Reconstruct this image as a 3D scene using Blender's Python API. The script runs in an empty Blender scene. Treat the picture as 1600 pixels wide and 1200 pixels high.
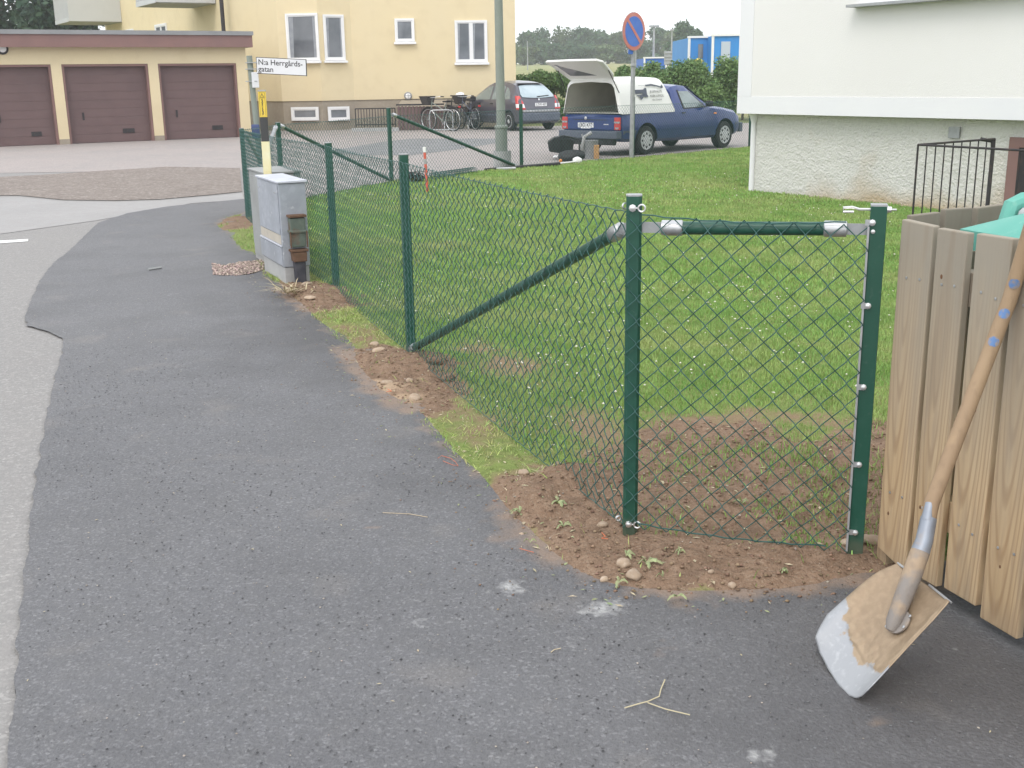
import bpy, bmesh, math, random
import numpy as np
from mathutils import Matrix, Vector
random.seed(7); RNG = np.random.default_rng(7)
S = bpy.context.scene; COL = S.collection
PI = math.pi
# ------------------------------------------------------------------ camera
FPX, PITCH, ROLL, EYE = 1750.0, math.radians(15.2), math.radians(.93), 1.5
cd = bpy.data.cameras.new('camera'); cam = bpy.data.objects.new('camera', cd); COL.objects.link(cam)
cd.sensor_width = 36; cd.lens = 36 * FPX / 1600; cd.clip_start = .05; cd.clip_end = 2000
fw = Vector((0, math.cos(PITCH), -math.sin(PITCH))); up = Vector((0, math.sin(PITCH), math.cos(PITCH))); rt = Vector((1, 0, 0))
cr, sr = math.cos(ROLL), math.sin(ROLL)
r2 = rt * cr - up * sr; u2 = up * cr + rt * sr
cam.matrix_world = Matrix(((r2.x, u2.x, -fw.x, 0), (r2.y, u2.y, -fw.y, 0), (r2.z, u2.z, -fw.z, EYE), (0, 0, 0, 1)))
S.camera = cam
# ------------------------------------------------------------------ world, sun, exposure
SUN_EL, SUN_AZ = math.radians(52), math.radians(205)      # azimuth from +Y, clockwise: behind the camera, a little to the left
W = bpy.data.worlds.new('World'); S.world = W; W.use_nodes = True
nt = W.node_tree; nt.nodes.clear()
sky = nt.nodes.new('ShaderNodeTexSky'); sky.sky_type = 'NISHITA'; sky.sun_disc = False
sky.sun_elevation = SUN_EL; sky.sun_rotation = SUN_AZ; sky.air_density = 1.0; sky.dust_density = 4.0; sky.ozone_density = 1.0
mixc = nt.nodes.new('ShaderNodeMix'); mixc.data_type = 'RGBA'; mixc.inputs[0].default_value = .80
mixc.inputs[7].default_value = (11.2, 11.5, 11.9, 1)          # overcast cloud sheet over the clear sky
bg = nt.nodes.new('ShaderNodeBackground'); bg.inputs[1].default_value = .14
wo = nt.nodes.new('ShaderNodeOutputWorld')
nt.links.new(sky.outputs[0], mixc.inputs[6]); nt.links.new(mixc.outputs[2], bg.inputs[0]); nt.links.new(bg.outputs[0], wo.inputs[0])
sl = bpy.data.lights.new('sun', 'SUN'); sl.energy = .9; sl.angle = math.radians(28); sl.color = (1, .96, .9)
so = bpy.data.objects.new('sun', sl); COL.objects.link(so)
sd = Vector((math.sin(SUN_AZ) * math.cos(SUN_EL), math.cos(SUN_AZ) * math.cos(SUN_EL), math.sin(SUN_EL)))
so.rotation_euler = sd.to_track_quat('Z', 'Y').to_euler()
S.view_settings.view_transform = 'Standard'; S.view_settings.look = 'None'; S.view_settings.exposure = 0.25
S.cycles.volume_bounces = 1; S.view_settings.gamma = 1; S.view_settings.use_curve_mapping = False
# ------------------------------------------------------------------ surveying helper: photograph bearings -> places on the ground / on a wall
def ray(px, py):
    a = px - 800; b = py - 600
    X = a * cr - b * sr; Y = a * sr + b * cr
    return (X, FPX * math.cos(PITCH) - Y * math.sin(PITCH), -FPX * math.sin(PITCH) - Y * math.cos(PITCH))
def G(px, py, z=0.0):
    d = ray(px, py); t = (z - EYE) / d[2]
    return Vector((d[0] * t, d[1] * t, z))
def G2(px, py): g = G(px, py); return (g.x, g.y)
def onplane(px, py, P, N):
    d = ray(px, py); N = Vector(N); P = Vector(P) - Vector((0, 0, EYE))
    t = P.dot(N) / Vector(d).dot(N)
    return Vector((d[0] * t, d[1] * t, d[2] * t + EYE))
def onwall(px, py, A, B):
    return onplane(px, py, (A[0], A[1], 0), (B[1] - A[1], -(B[0] - A[0]), 0))
# ------------------------------------------------------------------ mesh helpers
class MB:
    def __init__(s): s.v = []; s.f = []; s.mi = []; s.m = 0
    def add(s, vs, fs):
        o = len(s.v); s.v += [tuple(p) for p in vs]
        for f in fs: s.f.append([i + o for i in f]); s.mi.append(s.m)
        return s
    def hexa(s, p): return s.add(p, [(3, 2, 1, 0), (4, 5, 6, 7), (0, 1, 5, 4), (1, 2, 6, 5), (2, 3, 7, 6), (3, 0, 4, 7)])
    def box(s, c, d, rz=0, M=None):
        x, y, z = (q / 2 for q in d)
        P = [(-x, -y, -z), (x, -y, -z), (x, y, -z), (-x, y, -z), (-x, -y, z), (x, -y, z), (x, y, z), (-x, y, z)]
        R = M or Matrix.Rotation(rz, 3, 'Z'); c = Vector(c)
        return s.hexa([c + R @ Vector(p) for p in P])
    def prism(s, poly, z0, z1):
        n = len(poly)
        a = sum(poly[i][0] * poly[(i + 1) % n][1] - poly[(i + 1) % n][0] * poly[i][1] for i in range(n))
        if a < 0: poly = poly[::-1]
        v = [(p[0], p[1], z0) for p in poly] + [(p[0], p[1], z1) for p in poly]
        return s.add(v, [list(range(n))[::-1], list(range(n, 2 * n))] + [(i, (i + 1) % n, n + (i + 1) % n, n + i) for i in range(n)])
    def slab(s, pts, off):           # polygon in 3-D thickened by vector off
        n = len(pts); off = Vector(off); v = [Vector(p) for p in pts]; v += [p + off for p in v[:n]]
        return s.add(v, [list(range(n)), list(range(n, 2 * n))[::-1]] + [(i, n + i, n + (i + 1) % n, (i + 1) % n) for i in range(n)])
    def tube(s, pts, r, n=8, caps=True, closed=False):
        pts = [Vector(p) for p in pts]; m = len(pts)
        rr = r if hasattr(r, '__len__') else [r] * m
        vs = []; t0 = None; X = None
        for i, p in enumerate(pts):
            a = pts[(i - 1) % m] if (closed or i) else p; b = pts[(i + 1) % m] if (closed or i < m - 1) else p
            t = (b - a).normalized()
            if X is None:
                X = t.orthogonal().normalized()
            X = (X - t * X.dot(t)).normalized(); Y = t.cross(X)
            for k in range(n):
                th = 2 * PI * (k + .5) / n
                vs.append(p + X * (math.cos(th) * rr[i]) + Y * (math.sin(th) * rr[i]))
        fs = []
        for i in range(m if closed else m - 1):
            j = (i + 1) % m
            for k in range(n): l = (k + 1) % n; fs.append((i * n + k, i * n + l, j * n + l, j * n + k))
        if caps and not closed: fs += [list(range(n))[::-1], [(m - 1) * n + k for k in range(n)]]
        return s.add(vs, fs)
    def lathe(s, prof, c, ax='Z', n=24, M=None):   # prof: (radius, height)
        vs = []; c = Vector(c)
        R = M or {'Z': Matrix.Identity(3), 'Y': Matrix.Rotation(PI / 2, 3, 'X'), 'X': Matrix.Rotation(PI / 2, 3, 'Y')}[ax]
        for r, h in prof:
            for k in range(n): th = 2 * PI * k / n; vs.append(c + R @ Vector((r * math.cos(th), r * math.sin(th), h)))
        fs = [(i * n + k, i * n + (k + 1) % n, (i + 1) * n + (k + 1) % n, (i + 1) * n + k) for i in range(len(prof) - 1) for k in range(n)]
        fs += [list(range(n))[::-1], [(len(prof) - 1) * n + k for k in range(n)]]
        return s.add(vs, fs)
    def blob(s, c, r, seed=0, rough=.15, sub=2):
        bm = bmesh.new(); bmesh.ops.create_icosphere(bm, subdivisions=sub, radius=1); rn = random.Random(seed)
        ax = [Vector([rn.gauss(0, 1) for _ in range(3)]).normalized() for _ in range(5)]; am = [rn.uniform(-rough, rough) for _ in range(5)]
        vs = []
        for v in bm.verts:
            k = 1 + sum(a * math.cos(2.3 * v.co.dot(x) * (1 + i * .5) + i) for i, (x, a) in enumerate(zip(ax, am)))
            vs.append(Vector(c) + Vector((v.co.x * r[0] * k, v.co.y * r[1] * k, v.co.z * r[2] * k)))
        fs = [[q.index for q in f.verts] for f in bm.faces]; bm.free()
        return s.add(vs, fs)
    def build(s, name, mat, parent=None, smooth=False, bevel=0, local=False, kind=None, ang=35):
        me = bpy.data.meshes.new(name); me.from_pydata(s.v, [], s.f); me.update()
        return mkobj(name, me, mat, parent, smooth, bevel, local, kind, ang, s.mi)
def wmat(o):
    m = o.matrix_basis.copy()
    return m if o.parent is None else wmat(o.parent) @ o.matrix_parent_inverse @ m
def mkobj(name, me, mat, parent=None, smooth=False, bevel=0, local=False, kind=None, ang=35, mi=None):
    o = bpy.data.objects.new(name, me); COL.objects.link(o)
    for m in (mat if isinstance(mat, (list, tuple)) else [mat]): me.materials.append(m)
    if mi and max(mi) > 0: me.polygons.foreach_set('material_index', mi)
    if smooth:
        me.polygons.foreach_set('use_smooth', [True] * len(me.polygons))
        try: me.set_sharp_from_angle(angle=math.radians(ang))
        except Exception: pass
    if bevel:
        b = o.modifiers.new('bevel', 'BEVEL'); b.width = bevel; b.segments = 2; b.limit_method = 'ANGLE'; b.angle_limit = math.radians(40)
    if parent:
        o.parent = parent
        if not local: o.matrix_parent_inverse = wmat(parent).inverted()
    if kind: o['kind'] = kind
    return o
def thing(name, label, cat, loc=(0, 0, 0), rz=0, group=None):
    o = bpy.data.objects.new(name, None); COL.objects.link(o); o.location = loc; o.rotation_euler = (0, 0, rz); o.empty_display_size = .2
    return tag(o, label, cat, group)
def tag(o, label, cat, group=None):
    o['label'] = label; o['category'] = cat
    if group: o['group'] = group
    return o
def npmesh(name, V, F):
    """V (n,3) float, F (m,k) int with constant k"""
    me = bpy.data.meshes.new(name); V = np.asarray(V, np.float32); F = np.asarray(F, np.int32); k = F.shape[1]
    me.vertices.add(len(V)); me.vertices.foreach_set('co', V.ravel())
    me.loops.add(F.size); me.loops.foreach_set('vertex_index', F.ravel())
    me.polygons.add(len(F)); me.polygons.foreach_set('loop_start', np.arange(0, F.size, k, dtype=np.int32))
    try: me.polygons.foreach_set('loop_total', np.full(len(F), k, np.int32))
    except Exception: pass
    me.update(calc_edges=True); return me
def attr(me, name, vals):
    a = me.attributes.new(name, 'FLOAT', 'POINT'); a.data.foreach_set('value', np.asarray(vals, np.float32))
_lat = {}
def vn(X, Y, sc, seed=0, oct=1):
    out = 0; amp = 1; tot = 0
    for o in range(oct):
        L = _lat.setdefault(seed + o * 17, np.random.default_rng(seed + o * 17 + 5).random((256, 256)))
        x = np.asarray(X) / sc * 2 ** o + 97.3; y = np.asarray(Y) / sc * 2 ** o + 51.7
        xi = np.floor(x).astype(int); yi = np.floor(y).astype(int); fx = x - xi; fy = y - yi
        fx = fx * fx * (3 - 2 * fx); fy = fy * fy * (3 - 2 * fy)
        g = lambda i, j: L[(xi + i) % 256, (yi + j) % 256]
        out = out + amp * ((g(0, 0) * (1 - fx) + g(1, 0) * fx) * (1 - fy) + (g(0, 1) * (1 - fx) + g(1, 1) * fx) * fy); tot += amp; amp *= .5
    return out / tot
def sdist(X, Y, poly):
    """signed distance to polygon, positive inside"""
    X = np.asarray(X, float); Y = np.asarray(Y, float); d = np.full(X.shape, 1e9); ins = np.zeros(X.shape, bool); n = len(poly)
    for i in range(n):
        x0, y0 = poly[i]; x1, y1 = poly[(i + 1) % n]; dx, dy = x1 - x0, y1 - y0
        t = np.clip(((X - x0) * dx + (Y - y0) * dy) / (dx * dx + dy * dy + 1e-12), 0, 1)
        d = np.minimum(d, np.hypot(X - x0 - t * dx, Y - y0 - t * dy))
        c = ((y0 > Y) != (y1 > Y)) & (X < dx * (Y - y0) / (dy + 1e-12) + x0); ins ^= c
    return np.where(ins, d, -d)
# ------------------------------------------------------------------ materials
def mat(name, col, rough=.8, spec=.3, metal=0, layers=(), bump=(), coord='Object', island=0, trans=0, coat=0, alpha=1, emit=None, stretch=None, perobj=0):
    m = bpy.data.materials.new(name); m.use_nodes = True; n = m.node_tree.nodes; l = m.node_tree.links; b = n['Principled BSDF']
    b.inputs['Roughness'].default_value = rough; b.inputs['Specular IOR Level'].default_value = spec; b.inputs['Metallic'].default_value = metal
    b.inputs['Transmission Weight'].default_value = trans; b.inputs['Coat Weight'].default_value = coat; b.inputs['Coat Roughness'].default_value = .08
    tc = n.new('ShaderNodeTexCoord'); cur = None; co = tc.outputs[coord]
    if perobj or stretch:
        mp = n.new('ShaderNodeMapping'); l.new(co, mp.inputs[0])
        if stretch: mp.inputs['Scale'].default_value = stretch
        if perobj:
            oi = n.new('ShaderNodeObjectInfo'); ml = n.new('ShaderNodeMath'); ml.operation = 'MULTIPLY'; ml.inputs[1].default_value = 37
            l.new(oi.outputs['Random'], ml.inputs[0]); l.new(ml.outputs[0], mp.inputs['Location'])
        co = mp.outputs[0]
    rgb = n.new('ShaderNodeRGB'); rgb.outputs[0].default_value = (*col, 1); cur = rgb.outputs[0]
    if island:
        ge = n.new('ShaderNodeNewGeometry'); hs = n.new('ShaderNodeHueSaturation')
        mr = n.new('ShaderNodeMapRange'); mr.inputs[3].default_value = 1 - island; mr.inputs[4].default_value = 1 + island
        l.new(ge.outputs['Random Per Island'], mr.inputs[0]); l.new(mr.outputs[0], hs.inputs['Value'])
        mr2 = n.new('ShaderNodeMapRange'); mr2.inputs[3].default_value = .5 + island * .07; mr2.inputs[4].default_value = .5 - island * .07
        ml2 = n.new('ShaderNodeMath'); ml2.operation = 'FRACT'; ml3 = n.new('ShaderNodeMath'); ml3.operation = 'MULTIPLY'; ml3.inputs[1].default_value = 7.3
        l.new(ge.outputs['Random Per Island'], ml3.inputs[0]); l.new(ml3.outputs[0], ml2.inputs[0]); l.new(ml2.outputs[0], mr2.inputs[0]); l.new(mr2.outputs[0], hs.inputs['Hue'])
        l.new(cur, hs.inputs['Color']); cur = hs.outputs[0]
    for L in layers:
        kind, sc, lo, hi, c2, fac = L[:6]; det = L[6] if len(L) > 6 else 4
        if kind == 'n':
            t = n.new('ShaderNodeTexNoise'); t.inputs['Scale'].default_value = sc; t.inputs['Detail'].default_value = det; l.new(co, t.inputs['Vector']); src = t.outputs[0]
        elif kind == 'v':
            t = n.new('ShaderNodeTexVoronoi'); t.inputs['Scale'].default_value = sc; l.new(co, t.inputs['Vector'])
            sp = n.new('ShaderNodeSeparateColor'); l.new(t.outputs['Color'], sp.inputs[0]); src = sp.outputs[0]
        elif kind == 'w':
            t = n.new('ShaderNodeTexWave'); t.inputs['Scale'].default_value = sc; t.inputs['Distortion'].default_value = det; t.inputs['Detail'].default_value = 3
            t.inputs['Detail Scale'].default_value = .6; t.bands_direction = 'X'; l.new(co, t.inputs['Vector']); src = t.outputs[1]
        elif kind == 'c':      # nested cathedral rings round a centre of its own on each plank
            cm_ = n.new('ShaderNodeMapping'); cm_.inputs['Scale'].default_value = (15, 9, 1.05); l.new(tc.outputs['Object'], cm_.inputs[0])
            cx_ = n.new('ShaderNodeCombineXYZ'); cz_ = n.new('ShaderNodeMath'); cz_.operation = 'MULTIPLY'; cz_.inputs[1].default_value = -1.25; l.new(oi.outputs['Random'], cz_.inputs[0])
            cq_ = n.new('ShaderNodeMath'); cq_.operation = 'MULTIPLY_ADD'; cq_.inputs[1].default_value = 1.1; cq_.inputs[2].default_value = -.55; l.new(oi.outputs['Random'], cq_.inputs[0])
            l.new(cq_.outputs[0], cx_.inputs[0]); cx_.inputs[1].default_value = .25; l.new(cz_.outputs[0], cx_.inputs[2]); l.new(cx_.outputs[0], cm_.inputs['Location'])
            t = n.new('ShaderNodeTexWave'); t.wave_type = 'RINGS'; t.rings_direction = 'SPHERICAL'; t.inputs['Scale'].default_value = sc; t.inputs['Distortion'].default_value = det; t.inputs['Detail'].default_value = 2; t.inputs['Detail Scale'].default_value = 1.2
            l.new(cm_.outputs[0], t.inputs['Vector']); src = t.outputs[1]
        elif kind == 'z':
            s_ = n.new('ShaderNodeSeparateXYZ'); l.new(tc.outputs[coord], s_.inputs[0]); ad = n.new('ShaderNodeMath'); ad.operation = 'ADD'
            t = n.new('ShaderNodeTexNoise'); t.inputs['Scale'].default_value = sc; l.new(co, t.inputs['Vector'])
            m2 = n.new('ShaderNodeMath'); m2.operation = 'MULTIPLY'; m2.inputs[1].default_value = det * .1; l.new(t.outputs[0], m2.inputs[0]); l.new(s_.outputs[2], ad.inputs[0]); l.new(m2.outputs[0], ad.inputs[1]); src = ad.outputs[0]
        else:      # 'a:name' attribute roughened by a noise of the given scale
            t = n.new('ShaderNodeAttribute'); t.attribute_name = kind[2:]; src = t.outputs['Fac']
            if sc:
                t2 = n.new('ShaderNodeTexNoise'); t2.inputs['Scale'].default_value = sc; t2.inputs['Detail'].default_value = det; l.new(co, t2.inputs['Vector'])
                mm = n.new('ShaderNodeMath'); mm.operation = 'MULTIPLY_ADD'; mm.inputs[1].default_value = 1.4; mm.inputs[2].default_value = -.7; l.new(t2.outputs[0], mm.inputs[0])
                ad = n.new('ShaderNodeMath'); ad.operation = 'ADD'; l.new(src, ad.inputs[0]); l.new(mm.outputs[0], ad.inputs[1]); src = ad.outputs[0]
        mr = n.new('ShaderNodeMapRange'); mr.inputs[1].default_value = lo; mr.inputs[2].default_value = hi; mr.inputs[4].default_value = fac; l.new(src, mr.inputs[0])
        mx = n.new('ShaderNodeMix'); mx.data_type = 'RGBA'; mx.inputs[7].default_value = (*c2, 1); l.new(mr.outputs[0], mx.inputs[0]); l.new(cur, mx.inputs[6]); cur = mx.outputs[2]
    if perobj:
        hs = n.new('ShaderNodeHueSaturation'); mr = n.new('ShaderNodeMapRange'); mr.inputs[3].default_value = 1 - perobj; mr.inputs[4].default_value = 1 + perobj
        l.new(oi.outputs['Random'], mr.inputs[0]); l.new(mr.outputs[0], hs.inputs['Value']); l.new(cur, hs.inputs['Color']); cur = hs.outputs[0]
    l.new(cur, b.inputs['Base Color'])
    prev = None
    for sc, st, dist in bump:
        t = n.new('ShaderNodeTexNoise'); t.inputs['Scale'].default_value = abs(sc); t.inputs['Detail'].default_value = 3 if sc > 0 else 0; l.new(co, t.inputs['Vector'])
        bp = n.new('ShaderNodeBump'); bp.inputs['Strength'].default_value = st; bp.inputs['Distance'].default_value = dist; l.new(t.outputs[0], bp.inputs['Height'])
        if prev: l.new(prev, bp.inputs['Normal'])
        prev = bp.outputs[0]
    if prev: l.new(prev, b.inputs['Normal'])
    if emit: b.inputs['Emission Color'].default_value = (*emit, 1); b.inputs['Emission Strength'].default_value = 1
    return m
M = {}
M['path'] = mat('new_asphalt', (.168, .168, .178), .62, .5, layers=[
    ('n', .35, .38, .62, (.215, .213, .22), .85), ('n', 1.7, .45, .72, (.130, .128, .133), .7, 6), ('n', 7, .5, .75, (.19, .187, .187), .5, 5), ('v', 170, .72, .95, (.30, .30, .30), .38), ('v', 130, .0, .25, (.06, .06, .064), .5), ('n', 45, .52, .8, (.08, .08, .083), .45),
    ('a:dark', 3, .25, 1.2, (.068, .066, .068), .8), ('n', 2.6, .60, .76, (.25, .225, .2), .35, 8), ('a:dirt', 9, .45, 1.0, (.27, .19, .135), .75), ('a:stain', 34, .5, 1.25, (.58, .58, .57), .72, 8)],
    bump=[(90, .6, .012), (260, .5, .004), (7, .25, .02)], coord='Object')
M['road'] = mat('old_asphalt', (.335, .322, .31), .85, .3, layers=[('n', .6, .3, .7, (.29, .28, .272), .7), ('v', 130, .7, 1, (.44, .43, .41), .5), ('v', 90, 0, .25, (.17, .165, .16), .5), ('n', 25, .5, .8, (.37, .35, .335), .5), ('n', 3, .5, .75, (.27, .255, .245), .4)], bump=[(80, .45, .01)])
M['pale'] = mat('paler_asphalt', (.34, .33, .325), .85, .3, layers=[('n', .9, .3, .7, (.295, .29, .285), .8), ('v', 100, .7, 1, (.42, .41, .4), .5), ('n', 8, .4, .7, (.30, .28, .27), .5)], bump=[(70, .3, .008)])
M['yard'] = mat('yard_grit', (.42, .375, .36), .9, .2, layers=[('n', .45, .35, .65, (.36, .34, .33), .9), ('n', 3, .4, .7, (.48, .41, .385), .5), ('v', 60, .7, 1, (.46, .43, .41), .5), ('v', 45, 0, .25, (.2, .18, .17), .4)], bump=[(40, .5, .015)])
M['gravel'] = mat('loose_gravel', (.37, .33, .30), .95, .15, layers=[('n', 1.6, .35, .65, (.30, .265, .24), .9), ('v', 45, .6, 1, (.46, .42, .38), .7), ('v', 30, 0, .3, (.16, .13, .115), .6), ('n', 6, .5, .8, (.4, .35, .31), .5)], bump=[(30, 1, .03), (90, .6, .01)])
M['patch'] = mat('asphalt_repair', (.22, .22, .225), .85, .3, layers=[('n', 2, .35, .65, (.17, .17, .175), .8), ('v', 80, .7, 1, (.36, .36, .36), .5)], bump=[(60, .4, .01)])
M['paint'] = mat('road_paint', (.78, .78, .76), .6, .3, layers=[('n', 18, .5, .75, (.5, .5, .49), .7)])
M['earth'] = mat('far_ground', (.17, .2, .09), .95, .1, layers=[('n', .1, .3, .7, (.22, .22, .12), 1), ('n', 2, .4, .7, (.12, .16, .06), .6)])
M['field'] = mat('dry_field', (.30, .29, .15), .95, .1, layers=[('n', .08, .35, .65, (.22, .25, .11), 1), ('n', 1, .4, .7, (.36, .33, .19), .5)])
M['lawn'] = mat('lawn_soil', (.20, .25, .08), .95, .1, layers=[('n', 1.3, .4, .7, (.24, .23, .11), .7), ('n', 30, .4, .7, (.13, .17, .055), .7), ('a:bare', 8, .4, .9, (.25, .175, .115), .9)], bump=[(60, .8, .02)])
M['soil'] = mat('dug_soil', (.25, .172, .118), .95, .15, layers=[('n', 3, .3, .7, (.285, .195, .135), .9), ('n', 25, .35, .65, (.19, .122, .082), .7), ('v', 160, .82, 1, (.34, .27, .2), .5), ('n', 9, .5, .72, (.14, .095, .066), .7), ('a:sand', 10, .35, .8, (.43, .315, .215), .9)], bump=[(50, 1, .02), (160, .7, .006)])
M['sand'] = mat('spilt_sand', (.42, .30, .21), .95, .1, layers=[('n', 8, .3, .7, (.34, .25, .18), .8), ('v', 150, .75, 1, (.5, .42, .34), .5)], bump=[(120, .5, .006)])
M['blade'] = mat('grass_blade', (.255, .40, .11), .6, .2, island=.38, layers=[('n', .9, .42, .68, (.40, .44, .18), .75), ('n', 2.7, .46, .70, (.155, .30, .075), .75), ('n', 7, .55, .72, (.36, .38, .17), .5), ('n', .3, .45, .65, (.20, .38, .09), .5)])
M['dryblade'] = mat('dry_grass', (.42, .45, .17), .7, .2, island=.4, layers=[('n', 4, .36, .56, (.31, .43, .11), .9), ('n', 12, .5, .7, (.5, .42, .22), .7)])
M['straw'] = mat('straw', (.50, .43, .29), .7, .2, island=.25)
M['clover'] = mat('clover_flower', (.75, .72, .62), .8, .2, island=.12)
M['green'] = mat('green_powder_coat', (.010, .070, .045), .38, .5, layers=[('n', 14, .5, .8, (.03, .11, .08), .4), ('z', 25, .15, .05, (.16, .12, .085), .55, 1), ('n', 60, .6, .8, (.12, .16, .14), .25)], bump=[(120, .08, .002)])
M['wire'] = mat('green_pvc_wire', (.022, .085, .075), .45, .5, layers=[('n', 30, .45, .7, (.05, .13, .12), .6)])
M['galv'] = mat('galvanised_steel', (.48, .49, .5), .42, .5, .75, layers=[('v', 60, .3, 1, (.62, .63, .64), .5), ('n', 12, .4, .7, (.36, .37, .38), .6)])
M['galvd'] = mat('dull_galvanised', (.36, .37, .38), .55, .4, .3, layers=[('v', 30, .3, 1, (.46, .47, .48), .6), ('n', 6, .4, .7, (.28, .29, .3), .6)])
M['steel'] = mat('bright_steel', (.7, .7, .7), .3, .5, .9)
M['cab'] = mat('cabinet_steel', (.36, .385, .43), .55, .4, .25, layers=[('v', 26, .2, 1, (.44, .465, .51), .6), ('n', 5, .4, .7, (.29, .31, .345), .7), ('n', 20, .62, .75, (.58, .6, .62), .8), ('z', 6, .45, .05, (.30, .31, .32), .5, 3)], bump=[(30, .08, .004)])
M['cablid'] = mat('cabinet_lid', (.55, .57, .63), .5, .4, .1, layers=[('n', 7, .4, .7, (.45, .47, .52), .7), ('n', 40, .6, .8, (.35, .35, .36), .4)])
M['cab2'] = mat('older_cabinet', (.34, .35, .345), .65, .3, .15, layers=[('n', 4, .4, .7, (.27, .275, .27), .8), ('n', 25, .6, .8, (.45, .45, .44), .5)])
M['beige'] = mat('beige_strip', (.5, .46, .39), .7, .3, layers=[('n', 9, .4, .7, (.4, .37, .32), .6)])
M['concrete'] = mat('concrete', (.42, .42, .415), .9, .2, layers=[('n', 5, .35, .7, (.33, .33, .325), .8), ('n', 40, .5, .8, (.5, .5, .49), .5)], bump=[(60, .3, .005)])
M['rustgreen'] = mat('rusty_green_box', (.12, .15, .125), .75, .3, .1, layers=[('n', 9, .5, .7, (.2, .09, .05), .85), ('n', 30, .5, .75, (.2, .22, .19), .5)], bump=[(50, .3, .004)])
M['rust'] = mat('rust', (.15, .09, .06), .9, .2, layers=[('n', 30, .4, .7, (.1, .06, .04), .8)])
M['black'] = mat('black_plastic', (.02, .02, .022), .5, .4, layers=[('n', 12, .4, .7, (.04, .04, .042), .7)])
M['darkpipe'] = mat('dark_duct', (.045, .045, .055), .7, .3, layers=[('n', 15, .4, .7, (.08, .08, .09), .8)])
M['rubber'] = mat('tyre_rubber', (.028, .028, .03), .85, .25, layers=[('n', 10, .4, .7, (.06, .057, .055), .8)])
M['wood'] = mat('weathered_plank', (.40, .285, .165), .8, .2, perobj=.2, stretch=(9, 9, .7), layers=[
    ('n', 1.6, .35, .65, (.48, .36, .225), .9), ('c', 1.9, .60, 1.0, (.26, .165, .09), .62, 2.0), ('w', 1.3, .5, .95, (.30, .2, .115), .3, 7), ('z', 9, .2, .05, (.22, .175, .13), .65, 1.5), ('n', 9, .5, .75, (.31, .225, .15), .6), ('z', 2.0, .55, 1.2, (.275, .25, .205), .95, 4), ('n', 2.2, .56, .7, (.24, .19, .14), .6, 6)], bump=[(6, .25, .003)])
M['woodend'] = mat('sawn_end', (.45, .36, .27), .85, .2, layers=[('n', 60, .4, .7, (.3, .22, .15), .7)])
M['knot'] = mat('wood_knot', (.17, .09, .05), .8, .2, layers=[('n', 60, .4, .7, (.09, .05, .03), .7)])
M['handle'] = mat('shovel_handle', (.365, .26, .16), .6, .3, layers=[('n', 5, .35, .65, (.29, .20, .125), .9), ('n', 60, .5, .8, (.23, .16, .10), .6), ('n', 14, .6, .8, (.48, .34, .2), .6)], stretch=(1, 1, .5), bump=[(60, .2, .002)])
M['bluepaint'] = mat('blue_paint_mark', (.12, .21, .40), .7, .2, layers=[('n', 90, .45, .6, (.33, .26, .18), .75)])
M['blade_al'] = mat('shovel_aluminium', (.37, .38, .395), .5, .5, .35, layers=[('n', 9, .4, .7, (.36, .37, .39), .8), ('n', 55, .55, .75, (.56, .57, .58), .5), ('a:mud', 20, .42, .5, (.38, .285, .19), 1), ('a:mud', 60, .62, 1.1, (.30, .22, .145), .8)], bump=[(60, .25, .004)])
M['mud'] = mat('muddy_steel', (.26, .235, .215), .7, .3, .2, layers=[('n', 14, .45, .6, (.4, .3, .205), .9), ('n', 50, .5, .8, (.2, .16, .13), .5)])
M['bluegrey'] = mat('socket_steel', (.30, .33, .38), .5, .4, .5, layers=[('n', 12, .4, .7, (.22, .23, .26), .7), ('n', 30, .55, .75, (.36, .29, .22), .6)])
M['teal'] = mat('green_bin_plastic', (.10, .35, .285), .55, .3, layers=[('n', 3, .35, .7, (.17, .43, .36), .8), ('n', 40, .6, .8, (.3, .5, .42), .35)])
M['stone'] = mat('field_stone', (.38, .29, .21), .9, .2, perobj=.18, layers=[('n', 20, .4, .7, (.33, .25, .19), .8), ('n', 80, .5, .75, (.5, .42, .34), .6)], bump=[(60, .3, .004)])
M['pebble'] = mat('pebble', (.40, .35, .3), .9, .2, island=.35)
M['clod'] = mat('soil_clod', (.255, .176, .122), .95, .1, island=.3, bump=[(120, .6, .006)])
M['grit'] = mat('gravel_chip', (.40, .315, .275), .9, .2, island=.5)
M['asphchip'] = mat('asphalt_chip', (.13, .13, .135), .85, .3, island=.55)
M['leaf_pale'] = mat('wilted_leaf', (.27, .33, .17), .8, .15, island=.3, layers=[('n', 60, .4, .7, (.36, .34, .2), .8)])
M['orange'] = mat('orange_string', (.62, .17, .08), .6, .3)
M['yellow_wall'] = mat('yellow_render', (.71, .60, .385), .9, .15, layers=[('z', 2, 1.5, .95, (.60, .50, .33), .5, 3), ('n', .5, .35, .7, (.70, .60, .405), .8), ('n', 2.5, .5, .75, (.63, .525, .335), .5), ('n', 30, .5, .8, (.63, .53, .35), .3)], bump=[(120, .15, .01)])
M['plinth_y'] = mat('grey_plinth', (.34, .295, .235), .95, .1, layers=[('n', 1.2, .35, .7, (.28, .245, .2), .9), ('n', 9, .5, .8, (.42, .37, .3), .5)], bump=[(60, .4, .02)])
M['white_frame'] = mat('white_window_frame', (.8, .8, .8), .45, .4, layers=[('n', 4, .4, .7, (.72, .72, .72), .5)])
M['glass'] = mat('window_glass', (.10, .115, .13), .06, .8, layers=[('n', 1.5, .35, .6, (.17, .18, .2), .8), ('n', .7, .5, .7, (.26, .28, .31), .7)], perobj=.25)
M['mutedblue'] = mat('muted_blue', (.07, .09, .2), .7, .3)
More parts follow.
